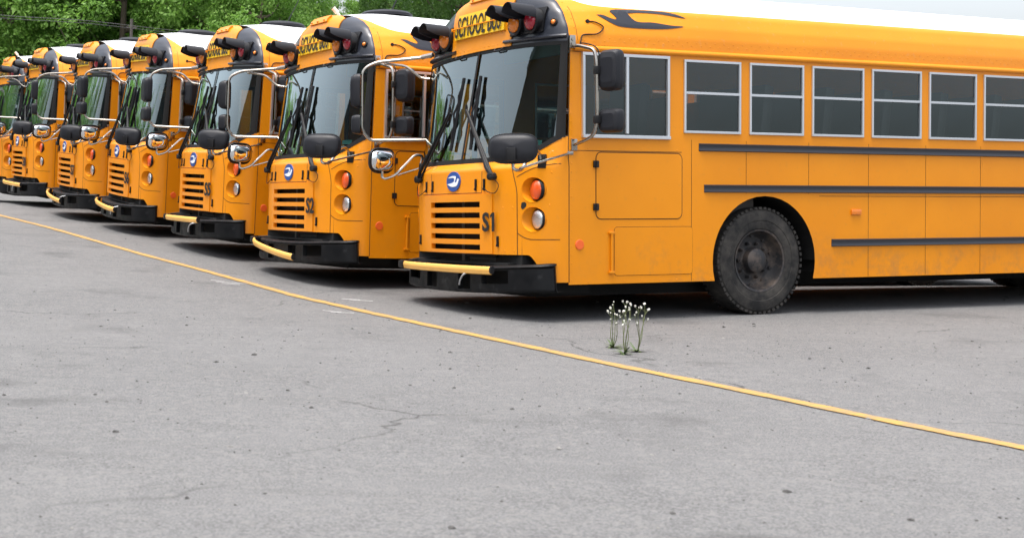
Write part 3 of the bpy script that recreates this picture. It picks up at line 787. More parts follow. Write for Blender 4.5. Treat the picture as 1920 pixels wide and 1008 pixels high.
# driver's side details ------------------------------------------------------------
X0 = 1.22
mb = MB()      # drip rail
mb.grid([[Vector((side_x(y, z) + o_, y, z)) for y in [.36 + .2 * k for k in range(6)] + [2, 4, 6, 8, 10, LEN]] for z, o_ in ((2.345, .0), (2.350, .022), (2.372, .026), (2.392, .012), (2.396, .0))])
part('drip_rail', mb.mesh('drip_rail', 'bus_yellow', angle=70))
def frame(mb, y0, y1, z0, z1, w, x, d, side=1):
    for (a, b, c, e) in ((y0, y1, z0, z0 + w), (y0, y1, z1 - w, z1), (y0, y0 + w, z0 + w, z1 - w), (y1 - w, y1, z0 + w, z1 - w)):
        mb.box((side * x, (a + b) / 2, (c + e) / 2), (d, b - a, e - c), bev=.003)
dw = MB(); frame(dw, DRV[0], DRV[1], WZ0 - .018, WZ1, .026, X0 + .004, .03); dw.box((X0 + .002, .905, (WZ0 + WZ1) / 2), (.03, .028, WZ1 - WZ0 - .04), bev=.003); dw.box((X0 + .010, .897, WZ0 - .008), (.04, .93, .03), bev=.004)
dwp = part('driver_window', dw.mesh('driver_window', 'aluminium', smooth=False))
for (a, b) in ((DRV[0] + .028, .892), (.918, DRV[1] - .028)):
    mb = MB(); mb.add([(X0 - .004, a, WZ0), (X0 - .004, b, WZ0), (X0 - .004, b, WZ1 - .024), (X0 - .004, a, WZ1 - .024)], [(0, 1, 2, 3)]); dwp.add('pane', mb.mesh('pane', 'side_glass', smooth=False))
wf = MB(); frame(wf, 0, .64, 0, WZ1 - WZ0 - .06, .022, 0, .026); wf.box((.0, .32, .36), (.03, .60, .022)); WF = wf.mesh('window_frame', 'aluminium', smooth=False)
wp = MB(); wp.add([(-.004, .02, .02), (-.004, .62, .02), (-.004, .62, .63), (-.004, .02, .63)], [(0, 1, 2, 3)]); WP = wp.mesh('window_pane', 'side_glass', smooth=False)
for k, (a, b) in enumerate(WINS):
    for s in (1, -1):
        if k > 3 and s < 0: continue
        w_ = part('side_window', WF, loc=(s * (X0 + .003), a, WZ0 + .04), rot=(0, 0, 0)); w_.add('pane', WP)
# entry door on the passenger side
mb = MB(); frame(mb, .44, 1.14, .72, 2.33, .05, X0 + .002, .03, -1); mb.box((-X0, .79, 1.5), (.03, .05, 1.6)); dr = part('entry_door', mb.mesh('entry_door', 'black_plastic', smooth=False))
mb = MB(); mb.add([(-X0 + .002, .47, .75), (-X0 + .002, 1.11, .75), (-X0 + .002, 1.11, 2.3), (-X0 + .002, .47, 2.3)], [(0, 1, 2, 3)]); dr.add('pane', mb.mesh('pane', 'side_glass', smooth=False))
def rrect(y0, y1, z0, z1, r, n=5):
    out = []
    for cy_, cz_, a0 in ((y1 - r, z1 - r, 0), (y0 + r, z1 - r, 90), (y0 + r, z0 + r, 180), (y1 - r, z0 + r, 270)):
        for k in range(n + 1):
            t = math.radians(a0 + 90 * k / n); out.append((cy_ + r * math.cos(t), cz_ + r * math.sin(t)))
    return out
def side_door(name, y0, y1, z0, z1, r, gap):
    mb = MB(); poly = rrect(y0, y1, z0, z1, r)
    mb.mat(0).prism(poly, lambda u, v, d: Vector((X0 + .004 - d, u, v)), .006)
    big = rrect(y0 - gap, y1 + gap, z0 - gap, z1 + gap, r + gap); n = len(poly)
    mb.mat(1).add([Vector((X0 + .0015, u, v)) for u, v in poly] + [Vector((X0 + .0015, u, v)) for u, v in big], [(i, (i + 1) % n, n + (i + 1) % n, n + i) for i in range(n)])
    return mb.mesh(name, ['bus_yellow', 'gap_dark'], smooth=False)
ad = part('access_door', side_door('access_door', .585, 1.50, .898, 1.472, .05, .008))
hg = MB(); hg.box((0, 0, 0), (.018, .055, .06), bev=.006); hg.tube([(.012, 0, -.03), (.012, 0, .03)], .010, 8); HG = hg.mesh('hinge', 'black_plastic')
for z in (1.372, 1.00): ad.add('hinge', HG, loc=(X0 + .010, .577, z))
cd = part('cargo_door', side_door('cargo_door', .775, 1.62, .402, .823, .03, .0035))
mb = MB(); mb.tube([(X0 + .016, .738, .43), (X0 + .016, .738, .775)], .011, 8)
for z in (.43, .775): mb.box((X0 + .012, .738, z), (.03, .055, .022), bev=.006)
cd.add('hinge_rod', mb.mesh('hinge_rod', 'bus_yellow'))
mb = MB(); MXX = Matrix.Translation((X0, .411, .674)) @ Euler((0, math.radians(90), 0)).to_matrix().to_4x4(); mb.lathe([(.0435, 0), (.0435, .006), (.040, .009)], MXX, 28, True)
part('side_reflector', mb.mesh('side_reflector', 'reflector_orange', angle=30), label='round orange reflector on the side')
mb = MB()
strip(mb, [Vector((X0, y, 1.487)) for y in np.linspace(.31, 1.5, 6)], .005, .002, lambda p: Vector((1, 0, 0)))
strip(mb, [Vector((X0, y, 2.338)) for y in np.linspace(.31, .44, 3)], .005, .002, lambda p: Vector((1, 0, 0)))
strip(mb, [Vector((side_x(.305, z), front_tab(z)[2] + .004, z)) for z in np.linspace(.35, 2.45, 20)], .006, .003, lambda p: Vector((.9, -.43, 0)))
strip(mb, [roof_pt(.40 + .02 * (z - 2.4), z) for z in np.linspace(2.44, 2.75, 10)], .004, .002, lambda p: roof_n(p.y, p.z))
part('side_seams', mb.mesh('side_seams', 'gap_dark'))
rv = MB()
def rivet(p, n, r=.0062, h=.0035):
    q = n.to_track_quat('Z', 'Y').to_matrix(); p = Vector(p); n6 = 6
    rv.add([p + q @ Vector((r * math.cos(a), r * math.sin(a), 0)) for a in np.linspace(0, 2 * math.pi, n6, endpoint=False)] + [p + q @ Vector((r * .5 * math.cos(a), r * .5 * math.sin(a), h)) for a in np.linspace(0, 2 * math.pi, n6, endpoint=False)],
           [(i, (i + 1) % n6, n6 + (i + 1) % n6, n6 + i) for i in range(n6)] + [tuple(range(n6, 2 * n6))])
XP = Vector((1, 0, 0))
for z in np.arange(.37, 2.42, .072): rivet((side_x(.325, z), .328, z), XP)
for k, y in enumerate(np.arange(.47, 9.0, .052)): rivet(roof_pt(y, 2.470 if k % 2 else 2.44), roof_n(y, 2.46))
for y in np.arange(.5, 9, .19):
    if abs(y - 2.45) > .62 and abs(y - 8.3) > .62: rivet((X0, y, .352), XP)
    if y < 1.6: rivet((X0, y, 1.505), XP)
for k in range(10):
    yk = 1.52 + .74 * k
    for z in np.arange(1.22 if abs(yk - 2.45) < .7 or abs(yk - 8.3) < .7 else .42, 1.6, .085): rivet((X0, yk, z), XP, .005, .003)
for x in np.arange(-.5, .51, .075): rivet(fpt(x, 2.485) + Vector((0, -.012, 0)), Vector((0, -1, 0)), .006, .004)
for z in np.arange(2.55, 2.80, .08): rivet(roof_pt(.385, z), roof_n(.385, z), .006, .004)
for x, z in ((.75, 1.0), (.86, 1.0), (.77, .62), (.87, .62), (1.16, 1.02), (1.17, 1.30)): rivet(fpt(x, z), FN(x, z), .007, .004)
part('rivets', rv.mesh('rivets', 'bus_yellow', smooth=False), stuff=True)
# flame stripe printed on the shoulder of the roof
FL = [(.64, 2.677), (.71, 2.635), (.79, 2.593), (.89, 2.573), (1.12, 2.570), (1.35, 2.580), (1.55, 2.61), (1.40, 2.615), (1.22, 2.632), (1.044, 2.631), (.973, 2.695), (.99, 2.706), (1.12, 2.717), (1.35, 2.715), (1.60, 2.69), (1.45, 2.735), (1.25, 2.745), (1.12, 2.743), (.922, 2.738), (.81, 2.728), (.785, 2.71), (.81, 2.686), (.832, 2.654), (.82, 2.641), (.77, 2.65), (.70, 2.676)]
def fl_mesh():
    bm = bmesh.new(); pts = [(a.x, a.y) for a in spline([(y, z, 0) for y, z in FL] + [(FL[0][0], FL[0][1], 0)], 4)][:-1]
    es = []; vs_ = [bm.verts.new((y, z, 0)) for y, z in pts]
    for a, b in zip(vs_, vs_[1:] + vs_[:1]): es.append(bm.edges.new((a, b)))
    bmesh.ops.triangle_fill(bm, edges=es, use_beauty=True)
    for _ in range(2): bmesh.ops.subdivide_edges(bm, edges=[e for e in bm.edges if e.calc_length() > .04], cuts=1)
    bmesh.ops.triangulate(bm, faces=bm.faces)
    for v in bm.verts:
        y, z = v.co.x, v.co.y; v.co = roof_pt(y, z) + roof_n(y, z) * .004
    bmesh.ops.recalc_face_normals(bm, faces=bm.faces)
    me = bpy.data.meshes.new('flame_stripe'); bm.to_mesh(me); bm.free(); me.materials.append(MATS['decal_black']); return me
part('flame_stripe', fl_mesh(), only=(0, 1), label='dark flame shaped stripe above the driver window')
for z, y0, y1 in ((1.535, 1.66, LEN), (1.165, 1.72, LEN), (.66, 3.22, 7.52), (.66, 9.08, LEN)):
    mb = MB(); hh_ = .036; d_ = .020
    prof = [(-hh_, 0), (-hh_ * .8, d_), (-hh_ * .35, d_ * .7), (hh_ * .35, d_ * .7), (hh_ * .8, d_), (hh_, 0)]
    ysr = [y0 + .03, y0 + .07] + list(np.linspace(y0 + .6, y1 - .1, 8)) + [y1 - .02]
    mb.grid([[Vector((X0 + max(.001, b_ * min(1, (y - y0 - .02) / .05)), y, z + a_)) for y in ysr] for a_, b_ in prof])
    part('rub_rail', mb.mesh('rub_rail', 'decal_black', angle=50), label='black ribbed rub rail')
mb = MB()
for k in range(12):
    y = 1.49 + .74 * (k + 0) + (.0 if k else .12)
    strip(mb, [Vector((X0, y, z)) for z in np.linspace(1.12 if abs(y - 2.45) < .65 or abs(y - 8.3) < .65 else .335, 1.60, 5)], .004, .0015, lambda p: Vector((1, 0, 0)))
strip(mb, [Vector((X0, y, 1.10)) for y in (3.1, 5, 7.6)], .004, .0015, lambda p: Vector((1, 0, 0)))
part('panel_seams', mb.mesh('panel_seams', 'gap_dark'))
mb = MB(); mb.box((X0 + .008, 3.55, .95), (.02, .12, .05), bev=.006); part('side_marker', mb.mesh('side_marker', 'amber_lens'), label='amber side marker lamp')
# roof equipment
mb = MB(); mb.lathe([(.33, 0), (.33, .03), (.29, .055), (.2, .07), (.05, .075)], Matrix.Translation((0, 1.02, 3.07)) @ Matrix.Diagonal((1, .9, 1, 1)), 28, True); part('roof_hatch', mb.mesh('roof_hatch', 'mirror_housing'))
mb = MB(); mb.tube([(0, 1.05, 3.08), (.0, 1.26, 3.52)], .008, 6, True, .004); mb.tube([(0, 1.05, 3.07), (0, 1.05, 3.10)], .02, 8); part('antenna', mb.mesh('antenna', 'mirror_housing'), only=(1, 2))
mb = MB(); mb.tube([(.0, .44, 3.03), (-.015, .41, 3.075)], .016, 8); mb.tube([(-.015, .41, 3.075), (-.035, .36, 3.13)], .026, 10); part('roof_strobe', mb.mesh('roof_strobe', 'beige_plastic'), only=(1, 6), label='beige stub lamp on the roof')
# chipped paint on the nearest bus
mb = MB(); cp = [(.966 + .026 * r_ * math.cos(t), 1.018 + .030 * r_ * math.sin(t)) for t, r_ in zip(np.linspace(0, 2 * math.pi, 22, endpoint=False), [1, 1.05, 1.1, 1.05, 1.0, .9, .85, .9, .95, .9, .85, .8, .9, 1.1, 1.2, 1.25, 1.2, 1.0, .9, .85, .9, .95])]
mb.add([fpt(x, z) + FN(x, z) * .002 for x, z in cp], [tuple(range(len(cp)))]); part('paint_chip', mb.mesh('paint_chip', 'lettering', smooth=False), only=(0,), label='black paint chip beside the headlight')

# wheels
m = mat('tyre_rubber', (.018, .017, .016), .8, 0, .3)
co = objcoord(m); L(m, mixc(m, ramp(m, noise(m, co, 5, 6, .7), [(.40, (0, 0, 0)), (.70, (.9,) * 3)]), (.014, .014, .014), (.075, .068, .06)), P(m).inputs['Base Color'])
m = mat('rim_paint', (.03, .03, .032), .5, 0, .4)
co = objcoord(m); L(m, mixc(m, ramp(m, noise(m, co, 7, 6, .7), [(.45, (0, 0, 0)), (.70, (.9,) * 3)]), (.02, .02, .022), (.13, .10, .08)), P(m).inputs['Base Color'])
def wheel_meshes():
    MX = Euler((0, math.radians(90), 0)).to_matrix().to_4x4()
    t = MB(); t.lathe([(.285, -.11), (.30, -.125), (.34, -.135), (.37, -.133), (.375, -.138), (.43, -.136), (.46, -.128), (.47, -.118), (.487, -.108), (.495, -.09), (.497, -.05), (.497, .05), (.495, .09), (.487, .108), (.47, .118), (.46, .128), (.43, .136), (.375, .138), (.37, .133), (.34, .135), (.30, .125), (.285, .11)], MX, 56)
    for k in range(56):          # shoulder lugs of the tread
        a = 2 * math.pi * k / 56; R_ = Matrix.Rotation(a, 3, 'X')
        t.box(R_ @ Vector((.105, .486, 0)), (.05, .022, .03), R_); t.box(R_ @ Vector((-.105, .486, 0)), (.05, .022, .03), R_)
    r = MB(); r.lathe([(.285, .115), (.292, .125), (.275, .12), (.268, .08), (.25, .03), (.225, .0), (.20, -.005), (.13, .005), (.115, .02), (.11, .085), (.085, .105), (.03, .11)], MX, 36, True)
    for k in range(10):
        a = 2 * math.pi * k / 10; c = Vector((.0, .162 * math.cos(a), .162 * math.sin(a))); r.tube([c, c + Vector((.035, 0, 0))], .017, 6); r.tube([c + Vector((.035, 0, 0)), c + Vector((.05, 0, 0))], .009, 6)
        a += .3; h_ = Vector((.004, .235 * math.cos(a), .235 * math.sin(a))); r.tube([h_ + Vector((-.01, 0, 0)), h_ + Vector((.012, 0, 0))], .022, 8)
    return t.mesh('tyre', 'tyre_rubber', angle=30), r.mesh('rim', 'rim_paint')
TYRE, RIM = wheel_meshes()

# ------------------------------------------------------------------ bus poses and the ground they stand on
BUS = [((1.375, 13.340, -1.176), (.02574, -.03746, -1.14832), 'S1'), ((-.265, 16.218, -1.125), (-.00281, -.02329, -1.15532), 'S2'),
       ((-1.619, 18.929, -.986), (-.01622, .00713, -1.16468), 'S5'), ((-3.038, 21.765, -.857), (-.00965, .04135, -1.17949), 'S6'),
       ((-4.281, 24.323, -.766), (-.00224, .03356, -1.17518), 'S7'), ((-5.721, 27.324, -.635), (-.00462, .02450, -1.15649), 'S8'),
       ((-6.798, 29.559, -.644), (-.00383, .01388, -1.15664), None)]
EX = Vector((.3966, -.918, 0)); EY = Vector((.918, .3966, 0))
_s, _t, _h, _m = [], [], [], []
for loc, rot, _ in BUS:
    p = Vector(loc); R_ = Euler(rot).to_matrix(); _s.append(p.dot(EX)); _t.append(p.dot(EY)); _h.append(p.z + .05); _m.append(R_[2][1])
_s, _t, _h, _m = map(np.array, (_s[::-1], _t[::-1], _h[::-1], _m[::-1]))
_s2 = np.concatenate([[_s[0] - 60, _s[0] - 20, _s[0] - 6], _s, [_s[-1] + 4, _s[-1] + 9, _s[-1] + 60]]); _h2 = np.concatenate([[_h[0] + .5, _h[0] + .2, _h[0] + .02], _h, [_h[-1] - .0, _h[-1] + .0, _h[-1] + .05]])
_t2 = np.concatenate([[_t[0]] * 3, _t, [_t[-1]] * 3]); _m2 = np.concatenate([[0] * 3, _m, [_m[-1] * .5, 0, 0]])
def pchip(xs_, ys_, x):
    h = np.diff(xs_); d = np.diff(ys_) / h; mm = np.zeros(len(xs_)); mm[1:-1] = np.where(d[:-1] * d[1:] > 0, 2 * d[:-1] * d[1:] / (d[:-1] + d[1:] + 1e-12), 0)
    i = np.clip(np.searchsorted(xs_, x) - 1, 0, len(h) - 1); t = np.clip((x - xs_[i]) / h[i], 0, 1)
    return (2 * t ** 3 - 3 * t ** 2 + 1) * ys_[i] + (t ** 3 - 2 * t ** 2 + t) * h[i] * mm[i] + (-2 * t ** 3 + 3 * t ** 2) * ys_[i + 1] + (t ** 3 - t ** 2) * h[i] * mm[i + 1]
def ground_h(x, y):
    x = np.asarray(x, float); y = np.asarray(y, float)
    s = x * EX.x + y * EX.y; t = x * EY.x + y * EY.y
    dt = np.clip(t - pchip(_s2, _t2, s), -4, 10)
    dt = np.where(dt < 0, 4 * np.tanh(dt / 4), dt)
    return pchip(_s2, _h2, s) + pchip(_s2, _m2, s) * dt
def gh(x, y): return float(ground_h(np.array([x]), np.array([y]))[0])
def ground_hit(u, v, lift=0.0):
    d = pix_dir(u, v); lo, hi = 1.0, 120.0; p = None
    prev = None
    for t in np.linspace(1, 80, 1600):
        q = d * t
        if q.z <= gh(q.x, q.y): return Vector((q.x, q.y, gh(q.x, q.y) + lift))
    return None

# ------------------------------------------------------------------ ground
def tag(o, label=None, cat=None, group=None, kind=None):
    if label: o['label'] = label
    if cat: o['category'] = cat
    if group: o['group'] = group
    if kind: o['kind'] = kind
    return o
def obj(name, me, parent=None, loc=(0, 0, 0), rot=(0, 0, 0)):
    o = bpy.data.objects.new(name, me); COL.objects.link(o); o.parent = parent; o.location = loc; o.rotation_euler = rot; return o
m = mat('asphalt', (.16, .158, .155), .85, 0, .35)
co = objcoord(m)
big = noise(m, co, .35, 4, .6); mid_ = noise(m, co, 2.2, 6, .65); fine = noise(m, co, 95, 3, .7)
vor = N(m, 'ShaderNodeTexVoronoi'); vor.inputs['Scale'].default_value = 70; L(m, co, vor.inputs['Vector'])
mp_ = N(m, 'ShaderNodeMapping'); mp_.inputs['Rotation'].default_value = (0, 0, .12); mp_.inputs['Scale'].default_value = (.25, 5.0, 1); L(m, co, mp_.inputs['Vector'])
streak = noise(m, mp_.outputs[0], 1.6, 5, .6)
c = ramp(m, big, [(.3, (.082, .083, .084)), (.7, (.12, .12, .12))])
c = mixc(m, ramp(m, mid_, [(.42, (0, 0, 0)), (.72, (.55,) * 3)]), c, (.058, .058, .059))
c = mixc(m, ramp(m, streak, [(.5, (0, 0, 0)), (.75, (.5,) * 3)]), c, (.054, .054, .055))
c = mixc(m, ramp(m, fine, [(.40, (0, 0, 0)), (.62, (.75,) * 3)]), c, (.22, .22, .22))
c = mixc(m, ramp(m, vor.outputs['Distance'], [(.10, (.55,) * 3), (.30, (0, 0, 0))]), c, (.06, .06, .06))
v2 = N(m, 'ShaderNodeTexVoronoi'); v2.inputs['Scale'].default_value = 28; L(m, co, v2.inputs['Vector'])
c = mixc(m, ramp(m, v2.outputs['Color'], [(.62, (0, 0, 0)), (.8, (.35,) * 3)]), c, (.20, .198, .19))
st_n = noise(m, co, .9, 5, .6); c = mixc(m, ramp(m, st_n, [(.58, (0, 0, 0)), (.72, (.5,) * 3)]), c, (.05, .05, .051))
wn = N(m, 'ShaderNodeTexNoise'); wn.inputs['Scale'].default_value = 1.4; wn.inputs['Detail'].default_value = 6; L(m, co, wn.inputs['Vector'])
vm = N(m, 'ShaderNodeVectorMath', operation='MULTIPLY_ADD'); L(m, wn.outputs['Color'], vm.inputs[0]); vm.inputs[1].default_value = (.9, .9, 0); L(m, co, vm.inputs[2])
ck = N(m, 'ShaderNodeTexVoronoi', feature='DISTANCE_TO_EDGE'); ck.inputs['Scale'].default_value = .23; L(m, vm.outputs[0], ck.inputs['Vector'])
ckf = math_n(m, 'MULTIPLY', ramp(m, ck.outputs['Distance'], [(.0, (1, 1, 1)), (.0035, (0, 0, 0))]), ramp(m, noise(m, co, .5, 2), [(.45, (0, 0, 0)), (.6, (1, 1, 1))]))
c = mixc(m, math_n(m, 'MULTIPLY', ckf, .8), c, (.022, .022, .022))
L(m, c, P(m).inputs['Base Color']); bump(m, math_n(m, 'ADD', fine, math_n(m, 'MULTIPLY', mid_, .6)), .5, .012)
def axis(lo, hi, c0, c1, fine_, coarse):
    a = list(np.arange(c0, c1, fine_)); x = c0; st = fine_
    left = []
    while x > lo: st *= 1.25; x -= min(st, coarse); left.append(x)
    x = a[-1]; st = fine_; right = []
    while x < hi: st *= 1.25; x += min(st, coarse); right.append(x)
    return np.array(left[::-1] + a + right)
gx_ = axis(-400, 400, -14, 16, .4, 60); gy_ = axis(-300, 500, 1, 40, .4, 60)
XX, YY = np.meshgrid(gx_, gy_); ZZ = ground_h(XX, YY)
vv = np.stack([XX.ravel(), YY.ravel(), ZZ.ravel()], 1); nx_ = len(gx_)
ff = [(i * nx_ + j, i * nx_ + j + 1, (i + 1) * nx_ + j + 1, (i + 1) * nx_ + j) for i in range(len(gy_) - 1) for j in range(nx_ - 1)]
me = bpy.data.meshes.new('ground'); me.from_pydata(vv.tolist(), [], ff); me.materials.append(MATS['asphalt'])
for p in me.polygons: p.use_smooth = True
tag(obj('ground', me), kind='structure')

# painted bay line in front of the buses
m = mat('line_paint', (.62, .40, .12), .7)
co = objcoord(m); wr = ramp(m, noise(m, co, 9, 6, .75), [(.42, (0, 0, 0)), (.62, (1, 1, 1))])
L(m, mixc(m, wr, (.44, .25, .055), (.27, .19, .09)), P(m).inputs['Base Color'])
LINE = [(-40, 393), (0, 404), (60, 419), (120, 435), (240, 470), (365, 503), (440, 524), (550, 554), (640, 575), (725, 594), (830, 617), (960, 644), (1150, 684), (1400, 736), (1700, 798), (1960, 850)]
pts = [ground_hit(u, v) for u, v in LINE]; pts = spline(pts, 8)
mb = MB(); A, B, Cc = [], [], []
for i, p in enumerate(pts):
    t = (pts[min(i + 1, len(pts) - 1)] - pts[max(i - 1, 0)]); t.z = 0; t.normalize(); n_ = Vector((-t.y, t.x, 0)) * .055 * (1 + .12 * math.sin(i * 1.7))
    for lst, k in ((A, 1), (Cc, 0), (B, -1)):
        q = p + n_ * k; lst.append(Vector((q.x, q.y, gh(q.x, q.y) + .006)))
mb.grid([A, Cc, B]); o = obj('painted_line', mb.mesh('painted_line', 'line_paint')); tag(o, kind='structure')
m = mat('chalk_mark', (.5, .5, .5), .9)
for k, (u, v) in enumerate(((405, 529), (415, 532), (425, 531), (395, 526), (640, 561), (655, 563), (150, 448), (605, 583), (620, 586))):
    p = ground_hit(u, v); q = ground_hit(u + 26 + 9 * (k % 3), v + 2 + k % 2); mb = MB(); w_ = .012
    mb.add([Vector((p.x, p.y - w_, gh(p.x, p.y - w_) + .005)), Vector((q.x, q.y - w_, gh(q.x, q.y - w_) + .005)), Vector((q.x, q.y + w_, gh(q.x, q.y + w_) + .005)), Vector((p.x, p.y + w_, gh(p.x, p.y + w_) + .005))], [(0, 1, 2, 3)])
    tag(obj('scrape_mark', mb.mesh('scrape_mark', 'chalk_mark', smooth=False)), kind='structure')

# loose gravel on the asphalt
mat('gravel', (.07, .068, .066), .9)
mb = MB()
mat('gravel_pale', (.22, .215, .205), .9)
for k in range(1500):
    if k < 330: x, y = RNG.uniform(-7, 3.5), RNG.uniform(8, 24)
    else:
        y = 3 + 10 * RNG.random() ** .7; x = RNG.uniform(-.25, .55) * y
    r = RNG.uniform(.003, .007) if RNG.random() < .93 else RNG.uniform(.008, .016); z = gh(x, y)
    if k < 330: r *= 1.5
    c_ = Vector((x, y, z + r * .02)); V = []; n5 = 6; mb.mat(1 if RNG.random() < .35 else 0)
    for lv, rr, hz in ((0, 1.0, 0.0), (1, .85, .38), (2, .4, .6)):
        for q in range(n5):
            a = 2 * math.pi * q / n5 + lv * .4; V.append(c_ + Vector((math.cos(a) * r * rr * RNG.uniform(.6, 1.4), math.sin(a) * r * rr * RNG.uniform(.6, 1.4), r * hz * RNG.uniform(.6, 1.3))))
    mb.add(V, [(l * n5 + q, l * n5 + (q + 1) % n5, (l + 1) * n5 + (q + 1) % n5, (l + 1) * n5 + q) for l in range(2) for q in range(n5)] + [tuple(range(2 * n5, 3 * n5))])
tag(obj('gravel', mb.mesh('gravel', ['gravel', 'gravel_pale'], smooth=False)), 'small dark gravel strewn over the asphalt', 'gravel', kind='stuff')

# ------------------------------------------------------------------ put the seven buses down
ARM = [(0, 0.005, 0), (0, .085, -.10), (0, -.012, -.05), (0, .03, -.07), (0, .055, -.08), (0, .01, 0), (0, 0, 0)]
BL = ['nearest yellow school bus, marked S1, with chipped paint beside its headlight',
      'yellow school bus marked S2, second from the right, its crossing arm drooping over the bumper',
      'yellow school bus marked S5, third from the right, standing between S2 and S6',
      'yellow school bus marked S6, fourth from the right, standing between S5 and S7',
      'yellow school bus marked S7, standing between S6 and S8',
      'yellow school bus marked S8, second from the left edge of the row',
      'leftmost yellow school bus, cut off by the left edge, beige stub on its roof']
NUM = {n: text_mesh('fleet_number', n, 'lettering', .172, .162, .004, .028) for n in ('S1', 'S2', 'S5', 'S6', 'S7', 'S8')}
def add_flag(me):
    # the upright of the 1 gets the slanted stroke at its head
    xs_ = sorted({round(v.co.x, 4) for v in me.vertices}); gaps = [(b - a, a, b) for a, b in zip(xs_[:-1], xs_[1:]) if a > -.02]
    x0 = max(gaps)[2] if gaps else .05
    ys_ = [v.co.y for v in me.vertices]; top_ = max(ys_); x1 = [v.co.x for v in me.vertices if v.co.x >= x0 - 1e-4]; bl = min(x1)
    if max(x1) - bl > .05: return
    bm = bmesh.new(); bm.from_mesh(me); pts_ = [(bl + .006, top_), (bl + .006, top_ - .036), (bl - .022, top_ - .052), (bl - .022, top_ - .026)]
    f0 = [bm.verts.new((x, y, .002)) for x, y in pts_]; bm.faces.new(f0); bm.to_mesh(me); bm.free()
add_flag(NUM['S1'])
def place(p, parent, bi):
    if p.only is not None and bi not in p.only: return
    rot = p.rot; loc = p.loc
    if p.key == 'arm': rot = ARM[bi]
    if p.key == 'pmir': rot = (0, 0, p.rot[2] + math.radians((0, 0, 40, 52, 30, 26, 20)[bi]))
    o = obj(p.name, p.mesh, parent, loc, rot)
    if p.label: o['label'] = p.label
    if p.stuff: o['kind'] = 'stuff'
    for c in p.ch: place(c, o, bi)
for bi, (loc, rot, num) in enumerate(BUS):
    root = obj('school_bus', None, None, loc, rot); root.empty_display_size = .2
    tag(root, BL[bi], 'bus', 'school buses parked in a row')
    for p in PARTS: place(p, root, bi)
    if num:
        x = .60; a = math.atan((FY(x + .08, .87) - FY(x - .08, .87)) / .16)
        o = obj('fleet_number', NUM[num], root, (x - .004, FY(x, .872) - .028, .872), (math.radians(90), 0, a)); o['label'] = 'black number ' + num
    Mw = Matrix.Translation(loc) @ Euler(rot).to_matrix().to_4x4()
    for wy, xo in ((2.45, 1.03), (8.3, .98)):
        for s in (1, -1):
            wpos = Mw @ Vector((s * xo, wy, 0)); dz = gh(wpos.x, wpos.y) - wpos.z
            t = obj('wheel', TYRE, root, (s * xo, wy, .495 + dz), (0, 0, 0 if s > 0 else math.pi)); obj('rim', RIM, t)

# ------------------------------------------------------------------ trees
def leaf_mat(name, c0, c1, c2):
    m = bpy.data.materials.new(name); m.use_nodes = True; n = m.node_tree; n.nodes.clear(); MATS[name] = m
    out = n.nodes.new('ShaderNodeOutputMaterial'); d = n.nodes.new('ShaderNodeBsdfPrincipled'); d.inputs['Roughness'].default_value = .55; d.inputs['Specular IOR Level'].default_value = .3
    t = n.nodes.new('ShaderNodeBsdfTranslucent'); mx = n.nodes.new('ShaderNodeMixShader'); mx.inputs[0].default_value = .48
    co = n.nodes.new('ShaderNodeTexCoord').outputs['Object']; f1 = noise(m, co, .55, 3); f2 = noise(m, co, 7, 2)
    oi = n.nodes.new('ShaderNodeObjectInfo')
    f = math_n(m, 'ADD', math_n(m, 'MULTIPLY', f1, .6), math_n(m, 'MULTIPLY', f2, .4)); f = math_n(m, 'ADD', f, math_n(m, 'MULTIPLY', math_n(m, 'SUBTRACT', oi.outputs['Random'], .5), .12))
    c = ramp(m, f, [(.36, c0), (.5, c1), (.66, c2)])
    n.links.new(c, d.inputs['Base Color']); n.links.new(mixc(m, .5, c, (.22, .44, .05)), t.inputs['Color'])
    n.links.new(d.outputs[0], mx.inputs[1]); n.links.new(t.outputs[0], mx.inputs[2]); n.links.new(mx.outputs[0], out.inputs[0])
leaf_mat('leaf_light', (.11, .23, .045), (.20, .37, .075), (.30, .48, .12))
leaf_mat('leaf_dark', (.07, .145, .045), (.12, .22, .065), (.18, .30, .095))
m = mat('bark', (.11, .085, .065), .9); bump(m, noise(m, objcoord(m), 9, 5), .6, .04)
